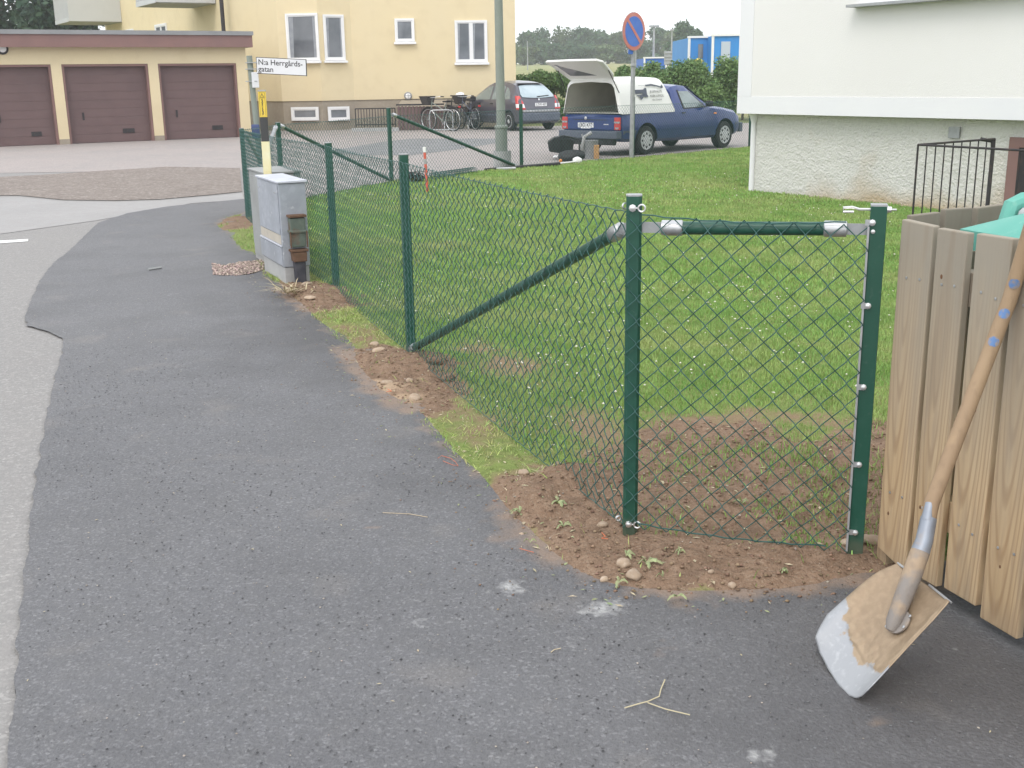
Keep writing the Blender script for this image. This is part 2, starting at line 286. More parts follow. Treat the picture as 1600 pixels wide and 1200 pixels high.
M['curtain'] = mat('grey_curtain', (.30, .315, .34), .5, .4, layers=[('n', 6, .4, .7, (.22, .235, .26), .8)])
M['carglass'] = mat('car_glass', (.16, .2, .2), .06, 1., layers=[('n', 2, .4, .6, (.26, .32, .32), .7)])
M['rearglass'] = mat('rear_glass', (.30, .38, .42), .08, 1., layers=[('n', 2, .4, .6, (.42, .5, .54), .8)])
M['brown_door'] = mat('brown_garage_door', (.15, .098, .095), .65, .3, layers=[('n', 2, .4, .7, (.125, .083, .082), .7), ('n', 50, .5, .8, (.18, .125, .115), .4)], bump=[(90, .1, .003)])
M['brown'] = mat('brown_timber', (.24, .145, .13), .75, .2, layers=[('n', 2, .4, .7, (.21, .13, .12), .8), ('n', 40, .6, .8, (.3, .22, .19), .15)])
M['roofgrey'] = mat('roof_edge_metal', (.27, .275, .28), .6, .4, .1, layers=[('n', 2, .4, .7, (.22, .225, .23), .7)])
M['roofing'] = mat('roof_felt', (.1, .1, .1), .9, .2, layers=[('n', 5, .4, .7, (.14, .14, .14), .7)])
M['balc'] = mat('balcony_panel', (.55, .56, .56), .5, .4, layers=[('n', 1.2, .4, .7, (.5, .51, .51), .7)])
M['white_wall'] = mat('off_white_render', (.755, .742, .725), .9, .15, layers=[('n', .8, .35, .7, (.775, .765, .75), .8), ('n', 60, .5, .8, (.70, .69, .665), .35)], bump=[(90, .25, .01)])
M['white_trim'] = mat('white_smooth_render', (.765, .765, .785), .85, .2, layers=[('n', 2, .4, .7, (.74, .748, .775), .6)])
M['rough_white'] = mat('roughcast_plinth', (.66, .655, .62), .95, .1, layers=[('n', 1.5, .35, .7, (.60, .595, .56), .7), ('z', 1.1, .62, .12, (.46, .30, .15), .0, 5), ('a:stainy', 2.2, .2, 1.0, (.47, .35, .21), .85), ('n', 45, .5, .75, (.5, .49, .46), .4)], bump=[(34, .7, .035), (80, .5, .012)])
M['blackiron'] = mat('black_iron', (.03, .028, .03), .6, .4, layers=[('n', 20, .5, .7, (.08, .05, .04), .5)])
M['greygreen'] = mat('grey_green_paint', (.24, .27, .235), .6, .35, layers=[('n', 3, .4, .7, (.2, .225, .2), .7), ('n', 30, .6, .8, (.3, .33, .3), .4)])
M['signwhite'] = mat('sign_white', (.72, .72, .74), .45, .4, layers=[('n', 5, .4, .7, (.66, .66, .69), .7)])
M['signblack'] = mat('sign_black', (.06, .06, .06), .6, .3)
M['signyellow'] = mat('sign_yellow', (.78, .56, .07), .5, .4, layers=[('n', 9, .4, .7, (.7, .5, .09), .7)])
M['cream'] = mat('cream_post', (.72, .64, .36), .6, .3, layers=[('n', 8, .4, .7, (.74, .72, .52), .8)])
M['signred'] = mat('faded_red', (.62, .20, .16), .5, .4, layers=[('n', 6, .4, .7, (.62, .3, .27), .8)])
M['signblue'] = mat('sign_blue', (.07, .18, .60), .5, .4, layers=[('n', 9, .4, .7, (.10, .22, .62), .7)])
M['whitepl'] = mat('white_plastic', (.78, .78, .78), .5, .4)
M['redstake'] = mat('red_stake', (.62, .13, .09), .6, .3)
M['carblue'] = mat('blue_car_paint', (.012, .035, .165), .35, .5, .15, coat=.6, layers=[('n', 3, .4, .7, (.018, .046, .19), .6), ('z', 3, .62, .2, (.045, .058, .09), .6, 2)])
M['cargrey'] = mat('grey_violet_car_paint', (.085, .084, .105), .35, .5, .25, coat=.6, layers=[('n', 3, .4, .7, (.10, .098, .12), .6)])
M['capwhite'] = mat('white_fibreglass', (.80, .80, .77), .4, .4, layers=[('n', 2, .4, .7, (.74, .74, .71), .6)])
M['hub'] = mat('wheel_hub', (.55, .56, .57), .45, .5, .25)
M['capin'] = mat('cap_lining', (.58, .57, .51), .85, .2, layers=[('n', 4, .4, .7, (.5, .49, .44), .8)])
M['bumper'] = mat('grey_bumper', (.10, .115, .15), .65, .3, layers=[('n', 6, .4, .7, (.14, .155, .19), .7)])
M['red_lamp'] = mat('red_lamp', (.6, .05, .05), .25, .6, layers=[('n', 20, .4, .7, (.45, .04, .04), .6)])
M['amber'] = mat('amber_lamp', (.9, .3, .04), .3, .6)
M['plate'] = mat('number_plate', (.74, .75, .76), .5, .4)
M['basket'] = mat('bike_basket', (.09, .08, .075), .8, .2, layers=[('n', 60, .4, .6, (.03, .03, .03), .8)])
M['tan'] = mat('tan_wood', (.52, .3, .14), .7, .3)
M['canblue'] = mat('container_blue', (.04, .24, .62), .55, .3, layers=[('n', 1, .4, .7, (.05, .28, .66), .7)])
M['canblue2'] = mat('container_deep_blue', (.03, .13, .5), .55, .3, layers=[('n', 1, .4, .7, (.04, .16, .53), .7)])
M['cangrey'] = mat('container_door', (.46, .52, .6), .55, .3)
M['bark'] = mat('bark', (.12, .1, .075), .95, .1, layers=[('n', 6, .4, .7, (.07, .06, .045), .8)], stretch=(1, 1, .3))
def leafmat(nm_, c, c2):
    return mat(nm_, c, .65, .2, island=.45, layers=[('n', .25 if 'far' in nm_ else 1.3, .38, .62, c2, .85)])
M['leaf_hedge'] = leafmat('hedge_leaf', (.12, .21, .08), (.20, .30, .11))
M['leaf_far'] = leafmat('leaf_far', (.05, .10, .055), (.075, .135, .065))
M['leaf_far2'] = leafmat('leaf_far_pale', (.085, .13, .06), (.11, .15, .07))
M['leaf_dark'] = leafmat('leaf_dark', (.035, .07, .045), (.06, .10, .06))
# ================================================================== GROUND
def sheet(name, poly, z, m, kind='structure'):
    me = bpy.data.meshes.new(name); me.from_pydata([(x, y, z) for x, y in poly], [], [list(range(len(poly)))]); me.update()
    if me.polygons[0].normal.z < 0: me.flip_normals()
    return mkobj(name, me, m, kind=kind)
sheet('ground', [(-420, -60), (420, -60), (420, 44), (-420, 44)], -.03, M['earth'])
# land rising behind the hedge
ys = [44, 47, 52, 57, 70, 120, 250, 420, 900]; zs = [-.03, .3, 1.0, 1.45, 1.75, 2.5, 4.5, 7, 10]
xs = np.linspace(-420, 420, 61); v = []; f = []
for j, (y, z) in enumerate(zip(ys, zs)):
    for i, x in enumerate(xs): v.append((x, y, z + (0 if j == 0 else .12 * math.sin(x * .21 + j) * min(1, j / 3))))
nx = len(xs)
for j in range(len(ys) - 1):
    for i in range(nx - 1): f.append((j * nx + i, j * nx + i + 1, (j + 1) * nx + i + 1, (j + 1) * nx + i))
mm = MB(); mm.add(v, f); mm.build('field', M['field'], smooth=True, kind='structure')
sheet('road', [(-30, -6), (6, -6), (6, 16.2), (9, 27.5), (9, 38.0), (-30, 38.0)], 0, M['road'])
yardp = [(-20, 20.9), (-4.88, 20.7), (-3.1, 14.6), (-1.84, 17.55), (.23, 20.05), (2.39, 21.85), (5.2, 24.5), (8.9, 27.0), (8.9, 37.9), (-24, 37.9), (-24, 23)]
sheet('parking_yard', yardp, .004, M['yard'])
gp = [G2(-300, 285), G2(0, 277), G2(60, 274), G2(150, 268), G2(260, 261), G2(375, 263), G2(378, 300), G2(330, 305), G2(250, 312), G2(180, 314), G2(100, 313), G2(30, 306), G2(-50, 306), G2(-300, 315)]
sheet('gravel_strip', gp, .008, M['gravel'])
sheet('pale_asphalt', [G2(-300, 320), G2(-50, 310), G2(30, 308), G2(100, 315), G2(180, 316), G2(250, 314), G2(330, 307), G2(378, 302), G2(382, 312), G2(300, 318), G2(150, 345), G2(0, 366), G2(-300, 385)], .004, M['pale'])
pp = [G2(540, 232), G2(600, 222), G2(640, 217), G2(772, 217), G2(800, 219), G2(775, 224), G2(700, 236), G2(640, 243), G2(560, 243), G2(500, 236)]
sheet('asphalt_patch', pp, .008, M['patch'])
sheet('road_marking', [G2(-60, 380), G2(44, 374), G2(44, 377.5), G2(-60, 385)], .004, M['paint'])
# ---- new asphalt footpath: a fine grid that carries stains
PATH_L = [(15, 1260), (15, 1200), (28, 1020), (45, 850), (58, 740), (75, 640), (88, 590), (97, 556), (99, 531), (72, 520), (42, 511), (40, 497), (46, 478), (62, 440), (84, 412), (110, 392), (132, 370), (153, 350), (200, 334), (260, 324), (381, 312)]
EDGE = [(392, 330), (345, 342), (335, 352), (358, 372), (375, 392), (398, 402), (402, 412), (410, 433), (430, 447), (458, 470), (480, 492), (512, 522), (540, 545), (556, 575), (585, 612), (632, 642), (668, 682), (700, 712), (735, 742), (762, 772), (790, 806), (812, 842), (850, 870), (900, 900), (945, 916), (1000, 926), (1060, 931), (1150, 930), (1240, 926), (1300, 917), (1355, 906)]
edge = [G2(*q) for q in EDGE]; pl = [G2(*q) for q in PATH_L]
pathpoly = pl + [(-3.3, 14.9), (-2.9, 13.2)] + [(x + .25, y + .1) for x, y in edge] + [(1.25, 3.35), (3.2, 3.35), (3.2, 1.2), (-1.1, 1.2)]
def wedge(X, Y): return np.abs(X) < .62 * Y + .6
def grid(x0, x1, y0, y1, s):
    X, Y = np.meshgrid(np.arange(x0, x1 + s / 2, s), np.arange(y0, y1 + s / 2, s)); ny, nx = X.shape
    I = np.arange(nx * ny).reshape(ny, nx)
    F = np.stack([I[:-1, :-1], I[:-1, 1:], I[1:, 1:], I[1:, :-1]], -1).reshape(-1, 4)
    return X.ravel(), Y.ravel(), F
def snapped(X, Y, F, fn, h=.004):
    d = fn(X, Y); keep = (d[F] > 0).any(1) & (d[F] > -.05).all(1) if False else (d[F] > 0).any(1)
    F = F[keep]; u = np.unique(F); u = u[d[u] < 0]; X = X.copy(); Y = Y.copy()
    for _ in range(2):
        x, y = X[u], Y[u]; dd = fn(x, y); gx_ = (fn(x + h, y) - fn(x - h, y)) / (2 * h); gy_ = (fn(x, y + h) - fn(x, y - h)) / (2 * h); g2 = np.maximum(gx_ ** 2 + gy_ ** 2, .3)
        X[u] = x - dd * gx_ / g2; Y[u] = y - dd * gy_ / g2
    return X, Y, F
def compact(V, F, *att):
    u, inv = np.unique(F, return_inverse=True)
    return (V[u], inv.reshape(F.shape)) + tuple(a[u] for a in att)
X, Y, F = grid(-5.2, 3.2, 1.3, 15.4, .035)
X, Y, Fi = snapped(X, Y, F, lambda x, y: sdist(x, y, pathpoly) + (vn(x, y, .09, 31, 2) - .5) * .025)
ST = [(800, 925, .07, .9), (795, 917, .05, .9), (765, 932, .03, .7), (940, 955, .08, 1.), (960, 945, .05, 1), (915, 960, .04, .9), (655, 982, .06, .7), (645, 975, .05, .5), (715, 912, .03, .6), (870, 995, .04, .55), (900, 1005, .06, .5), (1000, 990, .03, .8), (910, 1020, .05, .5), (1193, 1188, .045, 1.1), (1180, 1145, .03, .5), (570, 955, .03, .5), (1235, 1155, .06, .45), (1320, 1010, .05, .3), (1480, 1040, .05, .5), (1500, 1020, .04, .5), (1560, 1050, .05, .4), (990, 1105, .05, .4),
      (640, 1190, .02, .4), (420, 540, .06, .4), (290, 470, .12, .35), (350, 432, .15, .4), (255, 380, .2, .3), (340, 372, .2, .35), (300, 520, .1, .3), (385, 465, .15, .45), (140, 478, .12, .35), (240, 400, .2, .3), (80, 1150, .03, .3), (470, 480, .12, .5), (445, 470, .12, .5), (370, 415, .2, .3), (215, 385, .25, .25), (670, 870, .06, .3), (720, 870, .05, .25)]
st = np.zeros(len(X)); 
for px, py, r, a in ST:
    c = G(px, py); st = np.maximum(st, a * np.exp(-(((X - c.x) / r) ** 2 + ((Y - c.y) / (r * .8)) ** 2)))
DT = [(590, 610, .12, 1.1), (625, 622, .10, 1.2), (650, 640, .07, 1.), (600, 600, .08, .9), (820, 862, .09, .8), (850, 880, .07, .6), (580, 830, .03, .9), (1060, 1020, .10, .45), (1110, 1130, .08, .45), (1380, 1135, .04, .7), (1050, 1040, .12, .4), (780, 850, .06, .5), (540, 560, .08, .5), (505, 520, .08, .5), (460, 478, .12, .7), (445, 462, .1, .7), (1300, 935, .1, .5), (1000, 940, .08, .4), (1180, 942, .1, .4), (440, 540, .05, .6), (345, 352, .4, .5), (1600, 1110, .2, .3), (740, 1000, .3, .2), (1130, 960, .2, .25)]
dt = np.zeros(len(X))
for px, py, r, a in DT:
    c = G(px, py); dt = np.maximum(dt, a * np.exp(-(((X - c.x) / r) ** 2 + ((Y - c.y) / (r * .8)) ** 2)))
dedge = -sdist(X, Y, edge + [(1.3, 4), (1, 14), (-2.5, 14)])
nsoil = np.max([sdist(X, Y, [G2(*q) for q in p_]) for p_ in ([(785, 800), (960, 700), (1410, 650), (1440, 920), (1340, 915), (1060, 936), (850, 876)], [(528, 548), (640, 552), (722, 600), (640, 648), (575, 612)], [(430, 452), (568, 482), (478, 490)])], axis=0)
dt = np.maximum(dt, np.maximum(.55 * np.exp(-np.clip(dedge, 0, 9) / .05), .95 * np.exp(-np.clip(-nsoil, 0, 9) / .09)))
rs = np.random.default_rng(12)
for _ in range(170):
    cx_, cy_ = rs.uniform(-2.6, 1.8), rs.uniform(1.8, 11); r = rs.uniform(.012, .05) * (1 + cy_ * .12); st = np.maximum(st, rs.uniform(.2, .62) * np.exp(-(((X - cx_) / r) ** 2 + ((Y - cy_) / (r * rs.uniform(.5, 1))) ** 2)))
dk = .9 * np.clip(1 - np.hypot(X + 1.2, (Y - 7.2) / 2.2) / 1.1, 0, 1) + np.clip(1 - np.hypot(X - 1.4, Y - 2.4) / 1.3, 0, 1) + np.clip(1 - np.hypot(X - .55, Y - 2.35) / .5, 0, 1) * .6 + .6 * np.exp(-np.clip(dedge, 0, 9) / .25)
Z = .012 + (vn(X, Y, .5, 3) - .5) * .006 + 0 * X
V, Fi, st, dt, dk = compact(np.stack([X, Y, Z], 1), Fi, st, dt, dk)
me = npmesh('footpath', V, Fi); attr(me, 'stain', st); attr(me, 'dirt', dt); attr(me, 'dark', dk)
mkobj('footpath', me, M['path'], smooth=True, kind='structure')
# ---- verge, lawn and dug soil share one height field, split along the soil's ragged outline
A_ = (-3.02, 13.03); FARP = [(-2.9, 14.5), (-1.805, 17.495), (.231, 20.055), (2.39, 21.9), (5.2, 24.6)]
landpoly = edge[::-1] + [(-3.08, 13.15)] + [(-2.98, 14.6)] + [(x - .02, y + .12) for x, y in FARP[1:]] + [(8.9, 27.2), (30, 27.2), (30, 3.2), (1.4, 3.2)]
SOILP = [[(785, 800), (800, 760), (850, 738), (900, 742), (960, 700), (1010, 668), (1100, 660), (1180, 668), (1260, 690), (1330, 672), (1410, 650), (1440, 920), (1340, 915), (1290, 925), (1180, 932), (1060, 936), (940, 922), (850, 876), (810, 846)],
         [(528, 548), (600, 540), (640, 552), (700, 575), (722, 600), (690, 640), (640, 648), (575, 612), (545, 585)],
         [(430, 452), (455, 440), (505, 452), (560, 466), (568, 482), (520, 492), (478, 490)],
         [(340, 342), (392, 338), (410, 350), (385, 360), (350, 362)],
         [(392, 398), (420, 396), (425, 425), (400, 412)]]
BAREP = [[(670, 545), (760, 530), (860, 560), (905, 620), (960, 660), (1000, 700), (920, 740), (840, 640), (760, 590)],
         [(640, 370), (720, 360), (740, 400), (660, 410)], [(700, 790), (780, 740), (800, 800)], [(520, 400), (600, 410), (640, 470), (560, 470)],
         [(960, 640), (1420, 640), (1420, 700), (960, 700)],
         [(470, 480), (560, 500), (640, 548), (560, 560)], [(640, 648), (720, 605), (850, 740), (790, 800)]]
soilw = [[G2(*q) for q in p] for p in SOILP]; barew = [[G2(*q) for q in p] for p in BAREP]
def soilmask(X, Y):
    d = np.full(np.shape(X), -9.)
    for p in soilw: d = np.maximum(d, sdist(X, Y, p))
    return d + (vn(X, Y, .16, 11, 3) - .5) * .32
def baremask(X, Y):
    b = np.zeros(np.shape(X))
    for k, p in enumerate(barew): b = np.maximum(b, np.clip(.5 + (sdist(X, Y, p) + (vn(X, Y, .4, 63, 2) - .5) * .5) / .6, 0, 1) * (.85 if k < 1 or k > 3 else .5))
    return b * (.5 + vn(X, Y, .25, 61, 2))
MOUND = [(865, 775, .16, .06), (905, 760, .12, .04), (825, 800, .1, .03), (690, 575, .2, .05), (610, 570, .2, .03), (490, 462, .25, .05), (1250, 870, .1, .015), (1100, 800, .2, .02), (1180, 740, .3, .03), (1060, 880, .12, .012)]
def height(X, Y):
    s = np.clip(soilmask(X, Y) / .12, 0, 1)
    z = .006 + .014 * vn(X, Y, .5, 41, 2) + s * (.004 + .036 * (vn(X, Y, .11, 43, 3) - .45) + .028 * (vn(X, Y, .03, 44, 2) - .5))
    for px, py, r, h in MOUND:
        c = G(px, py); z = z + h * np.exp(-((X - c.x) ** 2 + (Y - c.y) ** 2) / r ** 2)
    de = sdist(X, Y, landpoly)
    k = np.clip(de / .09, 0, 1); k = k * k * (3 - 2 * k)
    return .0085 * (1 - k) + (z + .004) * k + .002 * (vn(X, Y, .03, 46) - .5) * k
def sandf(X, Y):
    o = np.zeros(np.shape(X))
    for px, py, r, a in ((595, 612, .15, 1.2), (572, 603, .10, 1.1), (632, 628, .11, 1.1), (815, 850, .07, .8), (790, 815, .06, .6), (600, 575, .08, .5), (660, 600, .1, .4)):
        c = G(px, py); o = np.maximum(o, a * np.exp(-((X - c.x) ** 2 + (Y - c.y) ** 2) / r ** 2))
    return o
def land(x0, x1, y0, y1, s, excl=None):
    X, Y, F = grid(x0, x1, y0, y1, s)
    X, Y, F = snapped(X, Y, F, lambda x, y: sdist(x, y, landpoly) + (vn(x, y, .07, 71, 3) - .5) * (.09 if s < .05 else .03))
    keep = np.ones(len(F), bool)
    cx = X[F].mean(1); cy = Y[F].mean(1)
    keep &= np.abs(cx) < .75 * cy + 1.2
    if excl is not None: keep &= ~((cx > excl[0]) & (cx < excl[1]) & (cy > excl[2]) & (cy < excl[3]))
    F = F[keep]; sm = soilmask(X, Y); Z = height(X, Y); ba = np.maximum(baremask(X, Y), np.clip(1 + sm / .1, 0, 1))
    fs = sm[F].mean(1) > 0
    for nm_, sel, m in (('lawn', ~fs, M['lawn']), ('soil', fs, M['soil'])):
        if sel.sum() == 0: continue
        V, Fi, b = compact(np.stack([X, Y, Z], 1), F[sel], ba); me = npmesh(nm_, V, Fi); attr(me, 'bare', b); attr(me, 'sand', sandf(V[:, 0], V[:, 1]))
        mkobj(nm_, me, m, smooth=True, kind='structure')
land(-4.0, 2.4, 3.0, 9.0, .02)
land(-4.0, 2.4, 9.0, 27.0, .1)
land(2.4, 24.0, 3.0, 27.0, .15)
# ---- grass blades
FLINE = [(.388, 3.50), (-.564, 6.134), (-1.295, 8.238), (-2.32, 10.9), (-3.02, 13.03)]
def blades(name, n, x0, x1, y0, y1, hgt, wid, m, cond, lean=.5):
    X = RNG.uniform(x0, x1, n); Y = RNG.uniform(y0, y1, n)
    k = wedge(X, Y) & (sdist(X, Y, landpoly) > .01); X, Y = X[k], Y[k]
    k = cond(X, Y); X, Y = X[k], Y[k]; n = len(X); Z = height(X, Y) - .003
    a = RNG.uniform(0, 2 * PI, n); h = hgt * RNG.uniform(.5, 1.25, n) * (.55 + .9 * vn(X, Y, .22, 55, 2)); w = wid * RNG.uniform(.6, 1.3, n)
    la = RNG.uniform(0, 2 * PI, n); ll = h * lean * RNG.uniform(.2, 1.3, n)
    dx, dy = np.cos(a) * w / 2, np.sin(a) * w / 2; tx, ty = np.cos(la) * ll, np.sin(la) * ll
    P = np.stack([np.stack([X - dx, Y - dy, Z], 1), np.stack([X + dx, Y + dy, Z], 1),
                  np.stack([X + dx * .7 + tx * .4, Y + dy * .7 + ty * .4, Z + h * .6], 1), np.stack([X - dx * .7 + tx * .4, Y - dy * .7 + ty * .4, Z + h * .6], 1),
                  np.stack([X + tx, Y + ty, Z + h * .98], 1)], 1).reshape(-1, 3)
    I = np.arange(n)[:, None] * 5
    F = np.concatenate([I + [0, 1, 2], I + [0, 2, 3], I + [3, 2, 4]], 1).reshape(-1, 3)
    me = npmesh(name, P, F); return mkobj(name, me, m, kind='stuff')
def inner(X, Y):     # on the garden side of the fence
    return sdist(X, Y, FLINE + [(-2.9, 14.5), (-1.8, 17.5), (.23, 20.05), (2.39, 21.9), (5.2, 24.6), (9, 27.1), (30, 27.1), (30, 3.0), (1.09, 3.3)]) > -.02
def g_in(dens):
    return lambda X, Y: inner(X, Y) & (RNG.random(len(X)) < dens * np.clip(1 - 1.1 * baremask(X, Y), .06, 1)) & ((soilmask(X, Y) < -.02) | (RNG.random(len(X)) < .03 + .55 * np.clip(vn(X, Y, .2, 88, 2) * 3 - 1.35, 0, 1) * np.clip((X - .35) * 2.0, 0, 1) + .5 * np.exp(soilmask(X, Y) * -12) * (vn(X, Y, .1, 89) > .45)))
blades('lawn_grass', 330000, -1.8, 4.2, 3.3, 7.6, .026, .0042, M['blade'], g_in(1))
blades('lawn_grass', 400000, -3.0, 8.5, 7.6, 13.5, .030, .007, M['blade'], g_in(.8))
blades('lawn_grass', 330000, -3.2, 12, 13.5, 27.2, .034, .013, M['blade'], g_in(.8))
outer = lambda X, Y: ~inner(X, Y) & (RNG.random(len(X)) < 1.05 - .95 * baremask(X, Y)) & ((soilmask(X, Y) < -.03) | (RNG.random(len(X)) < .02))
blades('verge_grass', 260000, -3.6, 1.2, 3.0, 9.5, .022, .0038, M['dryblade'], lambda X, Y: outer(X, Y) & (RNG.random(len(X)) < .25 + 1.1 * (vn(X, Y, .16, 90, 2) - .25)), 1.7)
blades('verge_grass', 90000, -3.6, 1.2, 3.0, 13.2, .036, .0042, M['blade'], lambda X, Y: outer(X, Y) & (vn(X, Y, .13, 92, 2) > .5), 1.3)
blades('grass_clippings', 34000, -3.6, 1.35, 3.0, 9.5, .012, .004, M['straw'], lambda X, Y: (soilmask(X, Y) < .04) & (sdist(X, Y, landpoly) < .5) & (RNG.random(len(X)) < .35 + .6 * (vn(X, Y, .2, 97) - .3)), 3.5)
# ---- small scattered stuff
def scatter(name, n, region, r0, r1, m, cond=None, zf=None, flat=.7, kind='stuff'):
    x0, x1, y0, y1 = region
    X = RNG.uniform(x0, x1, n); Y = RNG.uniform(y0, y1, n); k = wedge(X, Y)
    if cond is not None: k &= cond(X, Y)
    X, Y = X[k], Y[k]; n = len(X); Z = (zf(X, Y) if zf else np.full(n, .012))
    t = (1 + 5 ** .5) / 2
    U = np.array([(0, 0, 1), (.9, 0, .3), (.28, .86, .3), (-.73, .53, .3), (-.73, -.53, .3), (.28, -.86, .3), (0, 0, -.6)])
    FF = [(0, 1, 2), (0, 2, 3), (0, 3, 4), (0, 4, 5), (0, 5, 1), (6, 2, 1), (6, 3, 2), (6, 4, 3), (6, 5, 4), (6, 1, 5)]
    R = r0 + (r1 - r0) * RNG.random(n) ** 2.5
    P = U[None] * RNG.uniform(.6, 1.3, (n, 7, 3)) * R[:, None, None]; P[..., 2] *= flat
    a = RNG.uniform(0, 2 * PI, n)[:, None]; c, s = np.cos(a), np.sin(a)
    P = np.stack([P[..., 0] * c - P[..., 1] * s, P[..., 0] * s + P[..., 1] * c, P[..., 2]], -1)
    P[..., 0] += X[:, None]; P[..., 1] += Y[:, None]; P[..., 2] += (Z + R * .25)[:, None]
    F = (np.arange(n)[:, None, None] * 7 + np.array(FF)[None]).reshape(-1, 3)
    return mkobj(name, npmesh(name, P.reshape(-1, 3), F), m, kind=kind, smooth=(r1 > .02))
insoil = lambda X, Y: soilmask(X, Y) > -.01
scatter('soil_clods', 60000, (-3.6, 2.4, 3.0, 9), .0015, .010, M['clod'], insoil, height, .7)
scatter('soil_pebbles', 1500, (-3.6, 2.4, 3.0, 9), .0018, .008, M['pebble'], insoil, height, .7)
onpath = lambda X, Y: (sdist(X, Y, pathpoly) > .03) & (sdist(X, Y, landpoly) < -.02)
scatter('asphalt_chips', 30000, (-3.2, 2.2, 1.7, 6.5), .0012, .0046, M['asphchip'], onpath, None, .55)
scatter('asphalt_grit', 2600, (-3.2, 2.2, 1.7, 8.5), .0012, .0045, M['pebble'], onpath, None, .6)
scatter('edge_crumbs', 26000, (-3.2, 1.4, 2.9, 9), .001, .006, M['clod'], lambda X, Y: onpath(X, Y) & (RNG.random(len(X)) < np.exp(sdist(X, Y, landpoly) / (.03 + .16 * vn(X, Y, .3, 77)))), None, .6)
gpp = [G2(331, 414), G2(352, 417), G2(378, 412), G2(412, 409), G2(412, 424), G2(395, 430), G2(372, 433), G2(350, 433), G2(334, 432)]
scatter('gravel_chips', 9000, (-2.8, -1.8, 8.8, 9.9), .006, .018, M['grit'], lambda X, Y: sdist(X, Y, gpp) > 0, None, .6)
clump = lambda X, Y: (vn(X, Y, .5, 120, 2) > .5) | (RNG.random(len(X)) < .25)
scatter('clover_flowers', 1100, (-1.0, 4.2, 4.3, 8.5), .005, .0105, M['clover'], lambda X, Y: inner(X, Y) & (soilmask(X, Y) < -.1) & clump(X, Y), lambda X, Y: height(X, Y) + .026, .8)
scatter('clover_flowers', 900, (-2.5, 8, 8.5, 18), .006, .013, M['clover'], lambda X, Y: inner(X, Y) & clump(X, Y), lambda X, Y: height(X, Y) + .03, .8)
def litter(name, n, region, sz, m, cond):
    x0, x1, y0, y1 = region; X = RNG.uniform(x0, x1, n); Y = RNG.uniform(y0, y1, n); k = wedge(X, Y) & cond(X, Y); X, Y = X[k], Y[k]; n = len(X)
    Z = np.where(sdist(X, Y, landpoly) > 0, height(X, Y), .013) + .002; a = RNG.uniform(0, 2 * PI, n); L = sz * RNG.uniform(.4, 1.4, n); w = L * RNG.uniform(.12, .45, n); c, s_ = np.cos(a), np.sin(a); u = RNG.uniform(.0, .35, n) * L
    P = np.stack([np.stack([X - c * L, Y - s_ * L, Z], 1), np.stack([X + s_ * w, Y - c * w, Z + u], 1), np.stack([X + c * L, Y + s_ * L, Z + u * .4], 1), np.stack([X - s_ * w, Y + c * w, Z + u * .7], 1)], 1).reshape(-1, 3)
    return mkobj(name, npmesh(name, P, np.arange(len(P)).reshape(-1, 4)), m, kind='stuff')
nearland = lambda X, Y: np.abs(sdist(X, Y, landpoly) - .1) < .28
litter('leaf_litter', 1500, (-3.4, 1.4, 2.9, 9), .010, M['leaf_pale'], nearland)
litter('leaf_litter', 2200, (-3.4, 2.0, 2.9, 9), .012, M['straw'], lambda X, Y: (soilmask(X, Y) > -.05) | (nearland(X, Y) & (RNG.random(len(X)) < .4)))
litter('dry_fragments', 260, (-3.4, 2.2, 1.7, 8), .006, M['straw'], onpath)
# ---- countable stones, leaves, twigs
def hz(x, y): return float(height(np.array([x]), np.array([y]))[0])
def stone(px, py, r, label, seed, flat=.7, elong=1.2, group=None):
    g = G(px, py, .02); z = hz(g.x, g.y)
    if sdist(np.array([g.x]), np.array([g.y]), landpoly)[0] < 0: z = .012
    o = MB().blob((0, 0, 0), (r * elong, r, r * flat), seed, .09, 3).build('stone', M['stone'], smooth=True, ang=80)
    if 'earth' in label: o.data.materials.clear(); o.data.materials.append(M['soil'])
    o.location = (g.x, g.y, z + r * flat * .4); o.rotation_euler = (0, 0, seed * 1.3); tag(o, label, 'stone', group)
stone(991, 900, .024, 'largest smooth tan stone in front of the corner post, right of its twin', 1, .8, 1.1)
stone(974, 888, .021, 'rounded tan stone touching the back left of the largest stone', 2, .75, 1.1)
stone(944, 902, .013, 'small tan stone left of the pair in front of the corner post', 3, .7, 1.25)
stone(1144, 913, .012, 'pale round stone on the soil edge beside the asphalt, right of the wilted leaf', 4, .8, 1.1)
stone(1111, 902, .009, 'small reddish stone lying in the soil between the two fence posts', 5, .8, 1.1)
stone(1326, 848, .024, 'flat pale stone left of the foot of the square end post', 6, .45, 1.5)
stone(1362, 848, .030, 'flat pale stone between the square end post and the timber screen', 7, .5, 1.5)
stone(1342, 838, .018, 'pale stone behind the foot of the square end post', 8, .6, 1.2)
stone(585, 538, .026, 'pale round stone in the verge grass left of the brace foot', 9, .6, 1.2)
stone(592, 546, .032, 'larger pale stone at the soil edge left of the brace foot', 10, .55, 1.3)
stone(648, 622, .028, 'buff stone in the dug soil in front of the brace foot', 11, .7, 1.2)
stone(605, 600, .026, 'grey broken stone in the dug soil near the spilt sand', 12, .6, 1.2)
stone(640, 600, .018, 'small light stone in the middle of the dug soil by the brace foot', 13, .7, 1.2)
stone(680, 578, .038, 'brown earth covered stone beneath the mesh right of the brace foot', 14, .6, 1.3)
stone(700, 594, .033, 'second earth covered stone beneath the mesh, nearer the camera', 15, .6, 1.2)
stone(818, 742, .020, 'grey stone at the top of the soil heap beside the verge grass', 16, .6, 1.3)
stone(868, 742, .018, 'brown lump of stone beneath the mesh on the soil heap', 17, .7, 1.2)
stone(872, 746, .012, 'small buff stone beside the brown lump on the soil heap', 18, .7, 1.2)
